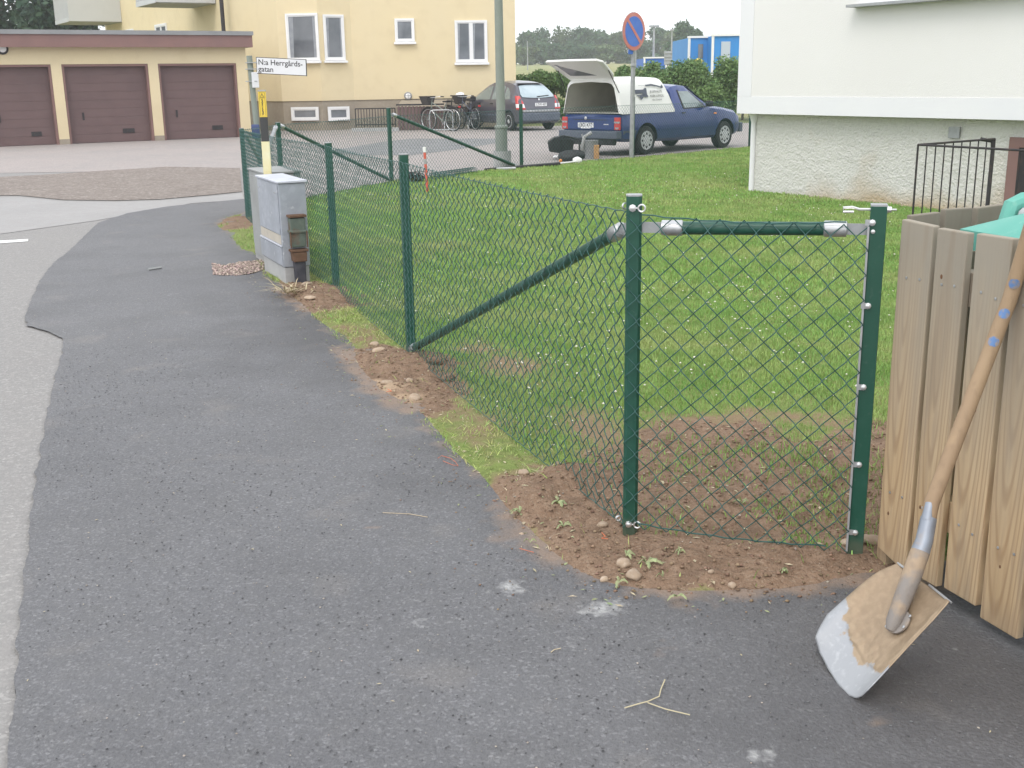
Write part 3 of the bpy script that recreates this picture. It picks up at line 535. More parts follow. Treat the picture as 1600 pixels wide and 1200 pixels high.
stone(485, 470, .03, 'grey stone at the foot of the third green post', 19, .5, 1.6)
stone(480, 452, .03, 'pale slab of stone in the soil beside the steel cabinet', 20, .5, 1.5)
stone(815, 831, .008, 'tiny buff stone on the asphalt edge of the soil heap', 21)
stone(942, 825, .015, 'rough pale stone left of the corner post', 22, .7, 1.3)
def twig(name, pts, r, m, label, cat, z=.016, group=None):
    P = []
    for q in pts: g = G(q[0], q[1], z); P.append((g.x, g.y, z + (q[2] if len(q) > 2 else 0)))
    o = MB().tube(P, r, 5).build(name, m, smooth=True); return tag(o, label, cat, group)
tw = thing('straw_stalk', 'forked dry straw stalk lying on the dark asphalt', 'stalk', G(1010, 1100))
MB().tube([G(*q, .02) for q in ((976, 1106), (1000, 1099), (1012, 1096), (1030, 1088), (1033, 1076), (1039, 1062))], .0016, 5).build('stem', M['straw'], tw)
MB().tube([G(*q, .019) for q in ((1012, 1098), (1040, 1108), (1078, 1117))], .0014, 5).build('side_stem', M['straw'], tw)
twig('straw_stalk', [(861, 1019), (866, 1015), (876, 1013)], .0015, M['straw'], 'short pale stalk on the asphalt in front of the soil', 'stalk')
twig('straw_stalk', [(598, 801), (640, 803), (668, 808)], .0012, M['straw'], 'thin stalk lying across the dark asphalt left of the soil heap', 'stalk')
twig('wood_stick', [(232, 421), (252, 418)], .012, M['cab2'], 'short pale stick lying far out on the dark footpath', 'stick', .02)
twig('orange_string', [(684, 716), (690, 712), (704, 716), (712, 722), (716, 728), (706, 726), (692, 720)], .0010, M['orange'], 'loop of orange string on the verge edge of the asphalt', 'string')
twig('orange_string', [(606, 608), (612, 611), (604, 612)], .0016, M['orange'], 'scrap of orange string in the soil by the brace foot', 'string', .05)
twig('orange_string', [(940, 832), (946, 838), (940, 841), (950, 842)], .0012, M['orange'], 'scrap of orange string on the soil left of the corner post', 'string', .035)
twig('orange_string', [(812, 857), (834, 863)], .0010, M['orange'], 'short orange cord on the asphalt at the soil edge', 'string')
def weed(px, py, seed, label, n=5, L=.05):
    L *= .8
    g = G(px, py, .03); z = hz(g.x, g.y) if sdist(np.array([g.x]), np.array([g.y]), landpoly)[0] > 0 else .014
    rn = random.Random(seed); m_ = MB()
    for i in range(n):
        a = rn.uniform(0, 2 * PI); l = L * rn.uniform(.6, 1.1); d = Vector((math.cos(a), math.sin(a), 0)); s_ = Vector((-d.y, d.x, 0)); b = Vector((g.x, g.y, z + .004))
        P = []
        for t, w in ((0, .04), (.25, .13), (.35, .28), (.42, .16), (.6, .3), (.68, .14), (.85, .2), (1, 0)): P.append((t, w))
        top = [b + d * (t * l) + s_ * (w * l * .6) + Vector((0, 0, .012 * math.sin(t * PI) + .006 * rn.random())) for t, w in P]
        bot = [b + d * (t * l) - s_ * (w * l * .6) + Vector((0, 0, .010 * math.sin(t * PI))) for t, w in P[::-1]]
        mid = [b + d * (t * l) + Vector((0, 0, .004 + .012 * math.sin(t * PI))) for t, w in P]
        k = len(P)
        m_.add(top + mid, [(i_, i_ + 1, k + i_ + 1, k + i_) for i_ in range(k - 1)]); m_.add(bot[::-1] + mid, [(k + i_, k + i_ + 1, i_ + 1, i_) for i_ in range(k - 1)])
    tag(m_.build('wilted_weed', M['leaf_pale'], smooth=True), label, 'weed')
weed(978, 871, 1, 'wilted green weed behind the two tan stones', 4, .045)
weed(1010, 878, 2, 'pale wilted weed right of the two tan stones', 5, .06)
weed(966, 906, 3, 'green leaf cluster between the small stone and the tan pair', 4, .045)
weed(1036, 898, 4, 'single upright pale leaf on the soil right of the stones', 2, .04)
weed(1058, 927, 5, 'toothed green leaf lying at the asphalt edge', 2, .06)
weed(872, 792, 6, 'pale wilted thistle on the soil heap', 6, .06)
weed(880, 822, 7, 'dry weed lower on the soil heap', 4, .06)
weed(812, 800, 8, 'withered root and leaves on the left of the soil heap', 5, .05)
weed(828, 843, 9, 'grey green leaf at the lower left edge of the soil heap', 2, .035)
weed(1062, 870, 10, 'dark curled weed in the soil in front of the mesh', 4, .03)
weed(1160, 790, 11, 'small weed behind the mesh between the posts', 4, .05)
weed(1232, 892, 12, 'thin green shoot on the soil near the asphalt edge', 3, .04)
# dry tussock by the cabinet
tb = MB(); rn = random.Random(5); g = G(462, 458, .03)
for i in range(60):
    a = rn.uniform(0, 2 * PI); l = rn.uniform(.1, .24); b = Vector((g.x + rn.gauss(0, .07), g.y + rn.gauss(0, .05), .03)); d = Vector((math.cos(a) * .9 - .4, math.sin(a) * .7 - .3, rn.uniform(.1, .45))) * l
    s_ = Vector((-d.y, d.x, 0)).normalized() * .004; tb.add([b - s_, b + s_, b + d * .6 + s_ + Vector((0, 0, .02)), b + d, b + d * .6 - s_ + Vector((0, 0, .02))], [(0, 1, 2, 4), (4, 2, 3)])
tag(tb.build('grass_tussock', M['straw']), 'tussock of bleached dry grass at the foot of the steel cabinet', 'grass tuft')
# ================================================================== CHAIN LINK FENCES
PD = .0353; ROWS = 28      # half diagonal and half rows
def weave(A, B, z0A, z0B, off, parent, r=.00145, fine=True, htot=1.0, sides=4, ragged=.004):
    """one chain link panel between two ground points"""
    A = np.array(A[:2], float); B = np.array(B[:2], float); L = np.linalg.norm(B - A); u = (B - A) / L; nrm = np.array([-u[1], u[0]])
    n = int(round(L / PD)); p = L / n; hstep = htot / ROWS
    pts = []; rn = np.random.default_rng(int(L * 1000))
    for k in range(n):
        row = []
        for j in range(ROWS + 1):
            xe = (k if (j + k) % 2 == 0 else k + 1) * p
            row.append((xe, 0., j * hstep))
            if j < ROWS and fine:
                xn = (k if (j + 1 + k) % 2 == 0 else k + 1) * p; sg = .0042 if j % 2 else -.0042
                for t in (.14, .86): row.append((xe + (xn - xe) * t, sg, (j + (t * .92 + .04)) * hstep))
        pts.append(row)
    P = np.array(pts)                      # n, m, 3
    zb = z0A + (z0B - z0A) * P[..., 0] / L
    wob = (vn(P[..., 0], P[..., 2], .25, int(L * 100)) - .5) * .006
    lx = P[..., 0] + (vn(P[..., 0], P[..., 2], .1, 5 + int(L * 10)) - .5) * ragged
    W3 = np.stack([A[0] + u[0] * lx + nrm[0] * (P[..., 1] + off + wob), A[1] + u[1] * lx + nrm[1] * (P[..., 1] + off + wob), P[..., 2] + zb + (vn(P[..., 0], P[..., 2], .15, 9) - .5) * ragged], -1)
    m = W3.shape[1]
    T = np.gradient(W3, axis=1); T /= np.linalg.norm(T, axis=-1, keepdims=True)
    N = np.array([nrm[0], nrm[1], 0.]); X = np.broadcast_to(N, T.shape); X = X - T * (X * T).sum(-1, keepdims=True); X /= np.linalg.norm(X, axis=-1, keepdims=True); Yv = np.cross(T, X)
    ring = [W3 + r * (math.cos(a) * X + math.sin(a) * Yv) for a in [2 * PI * (q + .5) / sides for q in range(sides)]]
    V = np.stack(ring, 2).reshape(-1, 3)   # n,m,sides
    I = np.arange(n * m * sides).reshape(n, m, sides); a = I[:, :-1]; b = I[:, 1:]
    F = np.stack([a, np.roll(a, -1, 2), np.roll(b, -1, 2), b], -1).reshape(-1, 4)
    return mkobj('wire_mesh', npmesh('wire_mesh', V, F), M['wire'], parent, smooth=True, ang=80, kind='stuff')
def post(fence, x, y, h, w=.046, square=False, rz=0, z0=-.05):
    R = Matrix.Rotation(rz, 3, 'Z'); c = w / 2; b = c * (.93 if square else .62)
    poly = [(c, -b), (c, b), (b, c), (-b, c), (-c, b), (-c, -b), (-b, -c), (b, -c)]
    poly = [(x + (R @ Vector((q[0], q[1], 0))).x, y + (R @ Vector((q[0], q[1], 0))).y) for q in poly]
    o = MB().prism(poly, z0, h - .006).build('post', M['green'], fence, smooth=True, ang=30)
    k = 1.02; cp = [(x + (px - x) * k, y + (py - y) * k) for px, py in poly]
    MB().prism(cp, h - .006, h - .001).build('post_cap', M['galvd'], o)
    return o
def bolt(parent, c, n, r=.007, l=.008):
    n = Vector(n).normalized(); R = n.to_track_quat('Z', 'Y').to_matrix()
    MB().lathe([(r * 1.3, 0), (r * 1.3, l * .25), (r, l * .3), (r, l), (r * .6, l * 1.15)], c, n=8, M=R).build('bolt', M['steel'], parent, smooth=True)
def brace(fence, P, Q, r=.0205, capP=True, capQ=True):
    P, Q = Vector(P), Vector(Q); d = (Q - P).normalized(); L = (Q - P).length
    o = MB().tube([P + d * .09, Q - d * .07], r, 14).build('brace', M['green'], fence, smooth=True)
    R = d.to_track_quat('Z', 'Y').to_matrix()
    if capP:
        MB().lathe([(r * .8, .055), (r * 1.22, .062), (r * 1.25, .12), (r * 1.12, .124)], P, n=14, M=R).build('brace_cap', M['galv'], o, smooth=True)
        sd_ = d.cross(Vector((0, 0, 1))).normalized(); u_ = sd_.cross(d).normalized()
        MB().hexa([P + d * a + sd_ * (b * .003) + u_ * (c * .014) for c in (-1, 1) for a, b in ((0, -1), (.07, -1), (.07, 1), (0, 1))]).build('bracket', M['galvd'], o)
    if capQ:
        MB().lathe([(r * .5, -.012), (r * 1.15, -.016), (r * 1.22, -.02), (r * 1.22, -.085), (r * 1.1, -.088)], Q, n=14, M=R).build('brace_cap', M['galv'], o, smooth=True)
    return o
def ring(parent, c, r, t, n, m=None):
    n = Vector(n).normalized(); x = n.orthogonal().normalized(); y = n.cross(x)
    MB().tube([Vector(c) + x * (r * math.cos(a)) + y * (r * math.sin(a)) for a in [2 * PI * k / 12 for k in range(12)]], t, 6, closed=True).build('eye_bolt', m or M['steel'], parent, smooth=True)
def wirerun(fence, pts, r=.0019):
    P = [Vector(p) for p in pts]; out = []
    for a, b in zip(P[:-1], P[1:]):
        n = max(2, int((b - a).length / .035))
        for i in range(n):
            t = i / n; q = a.lerp(b, t); q.z += .0022 * math.sin(i * 2.1) - .012 * math.sin(t * PI); out.append(q)
    out.append(P[-1]); MB().tube(out, r, 5).build('tension_wire', M['wire'], fence, smooth=True)
# front fence ------------------------------------------------------
C0 = Vector((.388, 3.50, 0)); R0 = Vector((1.086, 3.306, 0)); Q = [Vector((-.564, 6.134, 0)), Vector((-1.295, 8.238, 0)), Vector((-2.32, 10.9, 0)), Vector((-3.02, 13.03, 0))]
ff = thing('chain_link_fence', 'new green chain link fence along the footpath, with a rail at its near corner', 'fence', C0)
du = (R0 - C0).normalized(); nout = Vector((du.y, -du.x, 0))
if nout.y > 0: nout = -nout
rzp = math.atan2(du.y, du.x)
pC = post(ff, C0.x, C0.y, 1.153, .048, False, rzp + .2)
pR = post(ff, R0.x, R0.y, 1.132, .046, True, rzp)
run = (Q[0] - C0).normalized(); nrun = Vector((run.y, -run.x, 0)); nrun = nrun if nrun.x < 0 else -nrun; rzr = math.atan2(run.y, run.x)
for q, h in zip(Q, (1.126, 1.087, 1.05, 1.02)): post(ff, q.x, q.y, h, .048, False, rzr)
o1 = nout * .030
# side offset: positive 'off' follows nrm=(-uy,ux); for C0->R0 that points +y side
weave(C0 - du * .02 , R0 - du * .024, .055, .035, -.030, ff, .0018, True, 1.035, 5)
offr = .030 if Vector((-run.y, run.x, 0)).dot(nrun) > 0 else -.030
zb = [.06, .045, .025, .0, -.03]
pts_ = [C0] + Q
for i in range(4):
    weave(pts_[i], pts_[i + 1], zb[i], zb[i + 1], offr, ff, .0019 if i < 2 else .0021, i < 3, 1.04, 4)
def ln(i, z): p = pts_[i] + nrun * .028; return (p.x, p.y, z + zb[i])
wirerun(ff, [ln(i, 1.04) for i in range(5)]); wirerun(ff, [ln(i, .002) for i in range(5)])
for z in (1.092, .072): wirerun(ff, [C0 + nout * .03 + du * .03 + Vector((0, 0, z)), R0 + nout * .03 - du * .09 + Vector((0, 0, z - .012 if z > 1 else z - .02))], .0024)
# rail between the corner post and the end post, seen through the mesh
ra = C0 + Vector((0, 0, 1.050)); rb_ = R0 + Vector((0, 0, 1.056))
rl = MB().tube([ra + du * .13, rb_ - du * .13], .0205, 16).build('rail', M['green'], ff, smooth=True)
for P_, sg in ((ra, 1), (rb_, -1)):
    Rm = (du * sg).to_track_quat('Z', 'Y').to_matrix()
    MB().lathe([(.017, .085), (.0235, .088), (.0245, .15), (.0215, .153)], P_, n=16, M=Rm).build('rail_cap', M['galv'], rl, smooth=True)
    a = P_ + du * (sg * .02); b = P_ + du * (sg * .095)
    nn_ = nout * .0025; zz = Vector((0, 0, .0165))
    MB().hexa([a - nn_ - zz, b - nn_ - zz, b + nn_ - zz, a + nn_ - zz, a - nn_ + zz, b - nn_ + zz, b + nn_ + zz, a + nn_ + zz]).build('bracket', M['galvd'], rl)
# steel strip and bolts on the end post
sp = R0 - du * .0265
MB().box((sp.x + nout.x * .024, sp.y + nout.y * .024, .56), (.006, .012, 1.04), rzp).build('clamp_strip', M['galvd'], pR)
for pxb, pyb in ((1363, 348), (1356, 478), (1349, 605), (1342, 726), (1336, 832)):
    g = onplane(pxb, pyb, R0 + nout * .024, nout); bolt(pR, g, nout, .0075, .009)
    MB().box((g.x - du.x * .012, g.y - du.y * .012, g.z), (.016, .005, .017), rzp).build('clamp', M['galv'], pR)
bolt(pR, onplane(1364, 362, R0 + nout * .024, nout), nout, .005, .005)
e = R0 + Vector((0, 0, 1.115)); MB().tube([e - du * .02, e - du * .055, e - du * .075 + Vector((0, 0, .006)), e - du * .10 + Vector((0, 0, .004)), e - du * .10 - Vector((0, 0, .008)), e - du * .07 - Vector((0, 0, .008))], .004, 8).build('hook_bolt', M['steel'], pR, smooth=True)
bolt(pR, e + du * .023, du, .009, .012); MB().tube([e + du * .02, e + du * .05], .003, 8).build('bolt_shank', M['steel'], pR, smooth=True)
for z in (1.112, .066):
    g = C0 + nout * .026 + Vector((0, 0, z)); bolt(pC, g, nout, .009, .01); ring(pC, g + du * .028, .011, .0028, nout); MB().tube([g + du * .015, g - du * .01], .0028, 6).build('eye_shank', M['steel'], pC, smooth=True)
ring(pC, C0 - du * .028 + Vector((0, 0, 1.115)), .009, .0028, run); ring(pC, C0 - du * .03 + nrun * .01 + Vector((0, 0, .075)), .009, .0028, run)
brace(ff, C0 + run * .03 + Vector((0, 0, 1.052)), Q[0] - run * .02 + Vector((0, 0, .05)) + nrun * -.0, .0215)
# yard side fence --------------------------------------------------
bf = thing('chain_link_fence', 'green chain link fence between lawn and parking yard with long sloping braces', 'fence', (-2.9, 14.5, 0))
FP = [Vector((-2.9, 14.5, 0)), Vector((-1.805, 17.495, 0)), Vector((.231, 20.055, 0)), Vector((2.39, 21.9, 0)), Vector((5.2, 24.6, 0))]
hs = (1.03, 1.121, 1.094, 1.15, 1.15)
for q, h in zip(FP, hs): post(bf, q.x, q.y, h, .055, False, .8)
AA = Q[3]
weave(AA, FP[0], 0, .0, .02, bf, .0018, False, 1.0, 3)
for i in range(4): weave(FP[i], FP[i + 1], .0, .0, -.02, bf, .0026, False, 1.0, 3)
wirerun(bf, [(AA.x, AA.y, 1.0)] + [(q.x, q.y, 1.0) for q in FP], .003)
brace(bf, FP[0] + Vector((0, 0, 1.0)), FP[1] + Vector((-.02, -.03, .04)), .024)
brace(bf, FP[1] + Vector((0.02, 0.03, 1.03)), FP[2] + Vector((-.08, -.1, .03)), .027)
b_ = brace(bf, FP[0] + Vector((-.01, -.02, 1.0)), AA + Vector((.02, .04, .25)), .024); b_.data.materials.clear(); b_.data.materials.append(M['galvd'])
bo = brace(bf, AA + Vector((.02, .03, .98)), FP[0] + Vector((-.02, -.05, .06)), .02); bo.data.materials.clear(); bo.data.materials.append(M['galvd'])
# rolled leftovers of mesh lying by the yard fence
roll = MB(); a = G(740, 268, .05); b = G(676, 277, .05)
for k in range(16):
    t = k / 15; c = a.lerp(b, t); ax = (b - a).normalized(); n1 = ax.orthogonal().normalized(); n2 = ax.cross(n1)
    for rr in (.05, .075):
        roll.tube([c + n1 * (rr * math.cos(w)) + n2 * (rr * math.sin(w)) for w in [2 * PI * q / 10 for q in range(10)]], .004, 4, closed=True)
for q in range(12):
    w = 2 * PI * q / 12; n1 = (b - a).normalized().orthogonal().normalized(); n2 = (b - a).normalized().cross(n1); o_ = n1 * (.07 * math.cos(w)) + n2 * (.07 * math.sin(w)); roll.tube([a + o_, b + o_], .004, 4)
tag(roll.build('wire_roll', M['wire']), 'roll of green mesh lying in the grass beside the lamp post', 'wire roll')
coil = MB(); c = G(645, 277, .09); rn = random.Random(3)
for k in range(14):
    R_ = Matrix.Rotation(rn.uniform(-.6, .6), 3, 'X') @ Matrix.Rotation(rn.uniform(-.6, .6), 3, 'Y'); rr = rn.uniform(.08, .16)
    coil.tube([c + Vector((rn.uniform(-.005, .005), 0, 0)) + R_ @ Vector((rr * 1.4 * math.cos(w), rr * .8 * math.sin(w), rn.uniform(-.03, .05))) for w in [2 * PI * q / 14 for q in range(14)]], .006, 4, closed=True)
tag(coil.build('wire_coil', M['black']), 'tangled black wire coil on the grass behind the second green post', 'wire coil')
# ================================================================== TIMBER SCREEN + BIN + SHOVEL
tu = Vector((.335, -.942, 0)).normalized(); tv = Vector((.942, .335, 0)); K0 = Vector((1.143, 3.240, 0))
ts = thing('timber_screen', 'weathered vertical plank screen round the green bin at the right edge', 'screen', K0)
def plank(parent, p0, axis, w, th, z0, z1, seed, slant=0):
    rn = random.Random(seed); n_ = Vector((-axis.y, axis.x, 0)); c = p0 + axis * (w / 2); q = axis * (w / 2); t = n_ * (th / 2)
    bev = .004; lean = rn.uniform(-.004, .004)
    me = MB(); zt0 = z1 + rn.uniform(-.003, .003); zt1 = z1 + rn.uniform(-.003, .003)
    me.hexa([c - q - t + Vector((0, 0, z0 + slant)), c + q - t + Vector((0, 0, z0)), c + q + t + Vector((0, 0, z0)), c - q + t + Vector((0, 0, z0 + slant)),
             c - q - t + axis * lean + Vector((0, 0, zt0)), c + q - t + axis * lean + Vector((0, 0, zt1)), c + q + t + axis * lean + Vector((0, 0, zt1)), c - q + t + axis * lean + Vector((0, 0, zt0))])
    # give the object its own origin so the grain differs from plank to plank
    off = c.copy(); Rinv = Matrix.Rotation(-math.atan2(axis.y, axis.x), 3, 'Z')
    me.v = [tuple(Rinv @ (Vector(v_) - off)) for v_ in me.v]
    o = me.build('plank', M['wood'], parent, bevel=.0035, local=True)
    o.matrix_parent_inverse = wmat(parent).inverted(); o.location = off; o.rotation_euler = (0, 0, math.atan2(axis.y, axis.x))
    return o
s = 0.0; pw = [.134, .118, .128, .136, .134, .134, .134, .134, .134]; gap = [.018, .030, .020, .026, .02, .022, .022, .022, .022]; tops = [1.092, 1.088, 1.092, 1.085, 1.08, 1.083, 1.08, 1.085, 1.08]
front = []
nplk = Vector((-tu.y, tu.x, 0))       # points away from the camera side
if nplk.x < 0: nplk = -nplk
for i in range(9):
    p = plank(ts, K0 + tu * s, tu, pw[i], .024, .045 + .012 * (i % 3), tops[i], 40 + i, .03 if i == 0 else 0); front.append((K0 + tu * s, pw[i], p)); 
    for zz in (.93, .27):
        for k in (.3, .72):
            g = K0 + tu * (s + pw[i] * k) - nplk * .0125 + Vector((0, 0, zz + .004 * ((i * 7 + int(k * 10)) % 3)))
            MB().lathe([(.0042, 0), (.0042, .0012), (.002, .0016)], g, n=8, M=(-nplk).to_track_quat('Z', 'Y').to_matrix()).build('screw', M['galv'], p, smooth=True)
    rk = random.Random(90 + i)
    for k in range(1 + i % 2):
        g = K0 + tu * (s + pw[i] * rk.uniform(.15, .85)) - nplk * .0120 + Vector((0, 0, rk.uniform(.12, 1.0))); r_ = rk.uniform(.0025, .005)
        MB().lathe([(r_, 0), (r_ * .9, .0008), (r_ * .3, .0010)], g, n=9, M=(-nplk).to_track_quat('Z', 'Y').to_matrix() @ Matrix.Diagonal((1, 1.5, 1))).build('knot', M['knot'], p)
    s += pw[i] + gap[i]
for zz in (.93, .27): MB().box(K0 + tu * .68 + nplk * .0355 + Vector((0, 0, zz)), (1.34, .045, .095), math.atan2(tu.y, tu.x)).build('cross_rail', M['wood'], ts, bevel=.003)
cpst = K0 + nplk * .05 - tu * .012
MB().box((cpst.x, cpst.y, .54), (.07, .045, 1.06), math.atan2(nplk.y, nplk.x)).build('corner_post', M['wood'], ts, bevel=.003)
bd = Vector((.86, .51, 0)).normalized(); b0 = Vector((1.19, 3.345, 0)); s = 0
for i in range(7):
    plank(ts, b0 + bd * s, bd, .125, .022, .03, 1.093 + .006 * (i % 2), 70 + i); s += .152
MB().box(b0 + bd * .5 + Vector((.03, -.045, .93)), (1.0, .04, .09), math.atan2(bd.y, bd.x)).build('cross_rail', M['wood'], ts, bevel=.003)
# wheelie bin
c1 = Vector((1.315, 3.24, 0)); bw = tv; bl = tu
bn = thing('wheelie_bin', 'green plastic wheelie bin behind the timber screen', 'bin', c1)
def bp(a, b, z): p = c1 + bl * a + bw * b; return Vector((p.x, p.y, z))
MB().hexa([bp(.06, .07, .05), bp(.48, .07, .05), bp(.48, .5, .05), bp(.06, .5, .05), bp(.03, .03, 1.0), bp(.55, .03, 1.0), bp(.55, .55, 1.0), bp(.03, .55, 1.0)]).build('bin_body', M['teal'], bn, bevel=.015)
lid = MB(); n1, n2 = 8, 8; vs = []
for i in range(n1 + 1):
    for j in range(n2 + 1):
        a, b = i / n1, j / n2; z = 1.062 + .055 * (1 - (2 * a - 1) ** 4) * (1 - (2 * b - 1) ** 4) ** .7 + .03 * b
        vs.append(bp(-.01 + .6 * a, -.005 + .6 * b, z))
lid.add(vs, [(i * 9 + j, (i + 1) * 9 + j, (i + 1) * 9 + j + 1, i * 9 + j + 1) for i in range(8) for j in range(8)])
rimv = [bp(-.01, -.005, 1.062), bp(.59, -.005, 1.062), bp(.59, .595, 1.092), bp(-.01, .595, 1.092)]
lid.add(rimv + [v_ - Vector((0, 0, .055)) for v_ in rimv], [(0, 1, 5, 4), (1, 2, 6, 5), (2, 3, 7, 6), (3, 0, 4, 7)])
lo = lid.build('lid', M['teal'], bn, smooth=True, ang=50)
MB().tube([bp(-.03, .18, 1.06), bp(-.035, .2, 1.115), bp(-.035, .24, 1.128), bp(-.03, .55, 1.14), bp(-.03, .6, 1.10)], .026, 10).build('lid_hinge', M['teal'], lo, smooth=True)
MB().lathe([(.022, 0), (.022, .03), (.01, .034)], bp(.0, .22, 1.09), n=12, M=Vector((-.3, -.9, .2)).to_track_quat('Z', 'Y').to_matrix()).build('hinge_knob', M['galvd'], lo, smooth=True)
# shovel
BRp = Vector((.832, 2.425, .012)); SN = Vector((-.72, -.2, .66)).normalized()
def sp_(px, py, dz=0): return onplane(px, py, BRp, SN) + SN * dz
OUT = [(1404, 882), (1431, 901), (1488, 943), (1486, 949), (1465, 975), (1436, 1004), (1405, 1038), (1376, 1068), (1362, 1082), (1348, 1089), (1336, 1090), (1322, 1084), (1305, 1066), (1290, 1042), (1281, 1020), (1281, 1003), (1286, 990), (1300, 966), (1325, 944), (1350, 922), (1380, 897)]
sh = thing('shovel', 'wide aluminium shovel caked with dry mud leaning on the plank screen', 'shovel', BRp)
bx = [sp_(*q) for q in OUT]; cen = sum(bx, Vector()) / len(bx)
up_ = (sp_(1445, 912) - sp_(1315, 1055)).normalized(); rt_ = up_.cross(SN).normalized()
loc = [((p - cen).dot(rt_), (p - cen).dot(up_)) for p in bx]
gx = np.linspace(-.17, .17, 50); gy = np.linspace(-.23, .23, 66); XX, YY = np.meshgrid(gx, gy); sd_ = sdist(XX.ravel(), YY.ravel(), loc)
# rings of the outline shrink towards the centre: a smooth dished sheet with a raised rim
RN = 28; vs = []; mud = []
dense = []
for i in range(len(loc)):
    a, b = loc[i], loc[(i + 1) % len(loc)]
    for k in range(4): t = k / 4; dense.append((a[0] + (b[0] - a[0]) * t, a[1] + (b[1] - a[1]) * t))
ND = len(dense)
ML = [sp_(*q) for q in ((1328, 950), (1322, 975), (1323, 1000), (1336, 1015), (1345, 1035), (1365, 1049), (1386, 1052), (1420, 1030), (1520, 930), (1404, 860), (1330, 930))]
mudpoly = [((p - cen).dot(rt_), (p - cen).dot(up_)) for p in ML]
for k in range(RN + 1):
    q = 1 - k / RN
    for (x, y) in dense:
        X_, Y_ = x * q, y * q
        side = (abs(X_) / .13); h = .030 * min(1, side) ** 3 if Y_ > -.10 else .030 * min(1, side) ** 3 * max(0, (Y_ + .2) / .10)
        n_ = float(vn(np.array([X_ * 3]), np.array([Y_ * 3]), .06, 7, 2)[0]) - .5
        md = float(sdist(np.array([X_]), np.array([Y_]), mudpoly)[0])
        mval = min(1, max(0, .5 + md * 14)); mud.append(mval)
        vs.append(cen + rt_ * X_ + up_ * Y_ + SN * (h - .01 + (.004 + .007 * n_ if mval > .6 and q < .95 else 0)))
fs = [(k * ND + i, k * ND + (i + 1) % ND, (k + 1) * ND + (i + 1) % ND, (k + 1) * ND + i) for k in range(RN) for i in range(ND)]
bm_ = MB().add(vs, fs); ob = bm_.build('blade', M['blade_al'], sh, smooth=True, ang=70); attr(ob.data, 'mud', mud)
sm_ = ob.modifiers.new('thick', 'SOLIDIFY'); sm_.thickness = .0025; sm_.offset = 0
MB().tube([sp_(*q, .004) for q in ((1404, 881), (1422, 894))], .003, 6).build('rolled_edge', M['galv'], sh)
MB().tube([sp_(*q, .004) for q in ((1453, 915), (1488, 943))], .003, 6).build('rolled_edge', M['galv'], sh)
root = sp_(1401, 976, .012); Thd = onplane(1577, 470, K0 - nplk * .036, nplk)
pk = onplane(1600, 392, K0 - nplk * .034, nplk)
dd = (pk - Thd).normalized(); topv = Thd + dd * .62
soc = D_ = None
def along(px, py, dist):
    d = Vector(ray(px, py)).normalized(); return Vector((0, 0, EYE)) + d * dist
dr = (root - Vector((0, 0, EYE))).length; dT = (Thd - Vector((0, 0, EYE))).length
s1 = along(1424, 900, dr + (dT - dr) * .12); s2 = along(1444, 845, dr + (dT - dr) * .25); s3 = along(1456, 785, dr + (dT - dr) * .40)
MB().tube([root + (root - s1) * .18, root, s1, s2.lerp(s1, .3)], [.012, .020, .0245, .024], 12).build('socket', M['mud'], sh, smooth=True)
MB().tube([s2.lerp(s1, .32), s2, s2.lerp(s3, .6)], [.0235, .0215, .020], 12).build('socket', M['bluegrey'], sh, smooth=True)
tip_ = MB().tube([s2.lerp(s3, .55) + Vector((-.004, -.004, 0)), s3 + Vector((-.006, -.006, 0)), s3 + (s3 - s2) * .1 + Vector((-.004, -.004, 0))], [.0165, .013, .004], 12).build('socket_tongue', M['bluegrey'], sh, smooth=True)
MB().tube([s2.lerp(s1, .1), s2, s3, s3.lerp(Thd, .5), Thd, pk, topv], [.0165, .0175, .0195, .0195, .019, .0185, .0175], 16).build('handle', M['handle'], sh, smooth=True)
R_ = SN.to_track_quat('Z', 'Y').to_matrix()
MB().lathe([(.034, .002), (.034, .006), (.03, .0075)], sp_(1405, 972, .0), n=20, M=R_).build('rivet_plate', M['mud'], sh, smooth=True)
for q in ((1388, 981), (1400, 987), (1415, 982), (1425, 965)): MB().lathe([(.004, 0), (.004, .002), (.002, .003)], sp_(*q, .0075), n=8, M=R_).build('rivet', M['galv'], sh, smooth=True)
for px_, py_ in ((1583, 439), (1563, 495), (1545, 543)):
    c_ = onplane(px_, py_, K0 - nplk * .036, nplk); t_ = (c_ - Thd).dot(dd); base_ = Thd + dd * t_
    if t_ < 0: ds = (Thd - s3).normalized(); base_ = Thd + ds * ((c_ - Thd).dot(ds))
    dl = dd if t_ >= 0 else (Thd - s3).normalized(); cdir = (Vector((0, 0, EYE)) - base_); cdir = (cdir - dl * cdir.dot(dl)).normalized(); sid = dl.cross(cdir)
    vs = []; 
    for i in range(7):
        for j in range(7):
            a = (i - 3) / 3; b = (j - 3) / 3; w = .0130 * a; th = b * .72 * math.sqrt(max(0, 1.02 - a * a * .9))
            vs.append(base_ + dl * w + cdir * (.0197 * math.cos(th)) + sid * (.0197 * math.sin(th)))
    MB().add(vs, [(i * 7 + j, i * 7 + j + 1, (i + 1) * 7 + j + 1, (i + 1) * 7 + j) for i in range(6) for j in range(6)]).build('paint_mark', M['bluepaint'], sh, smooth=True)
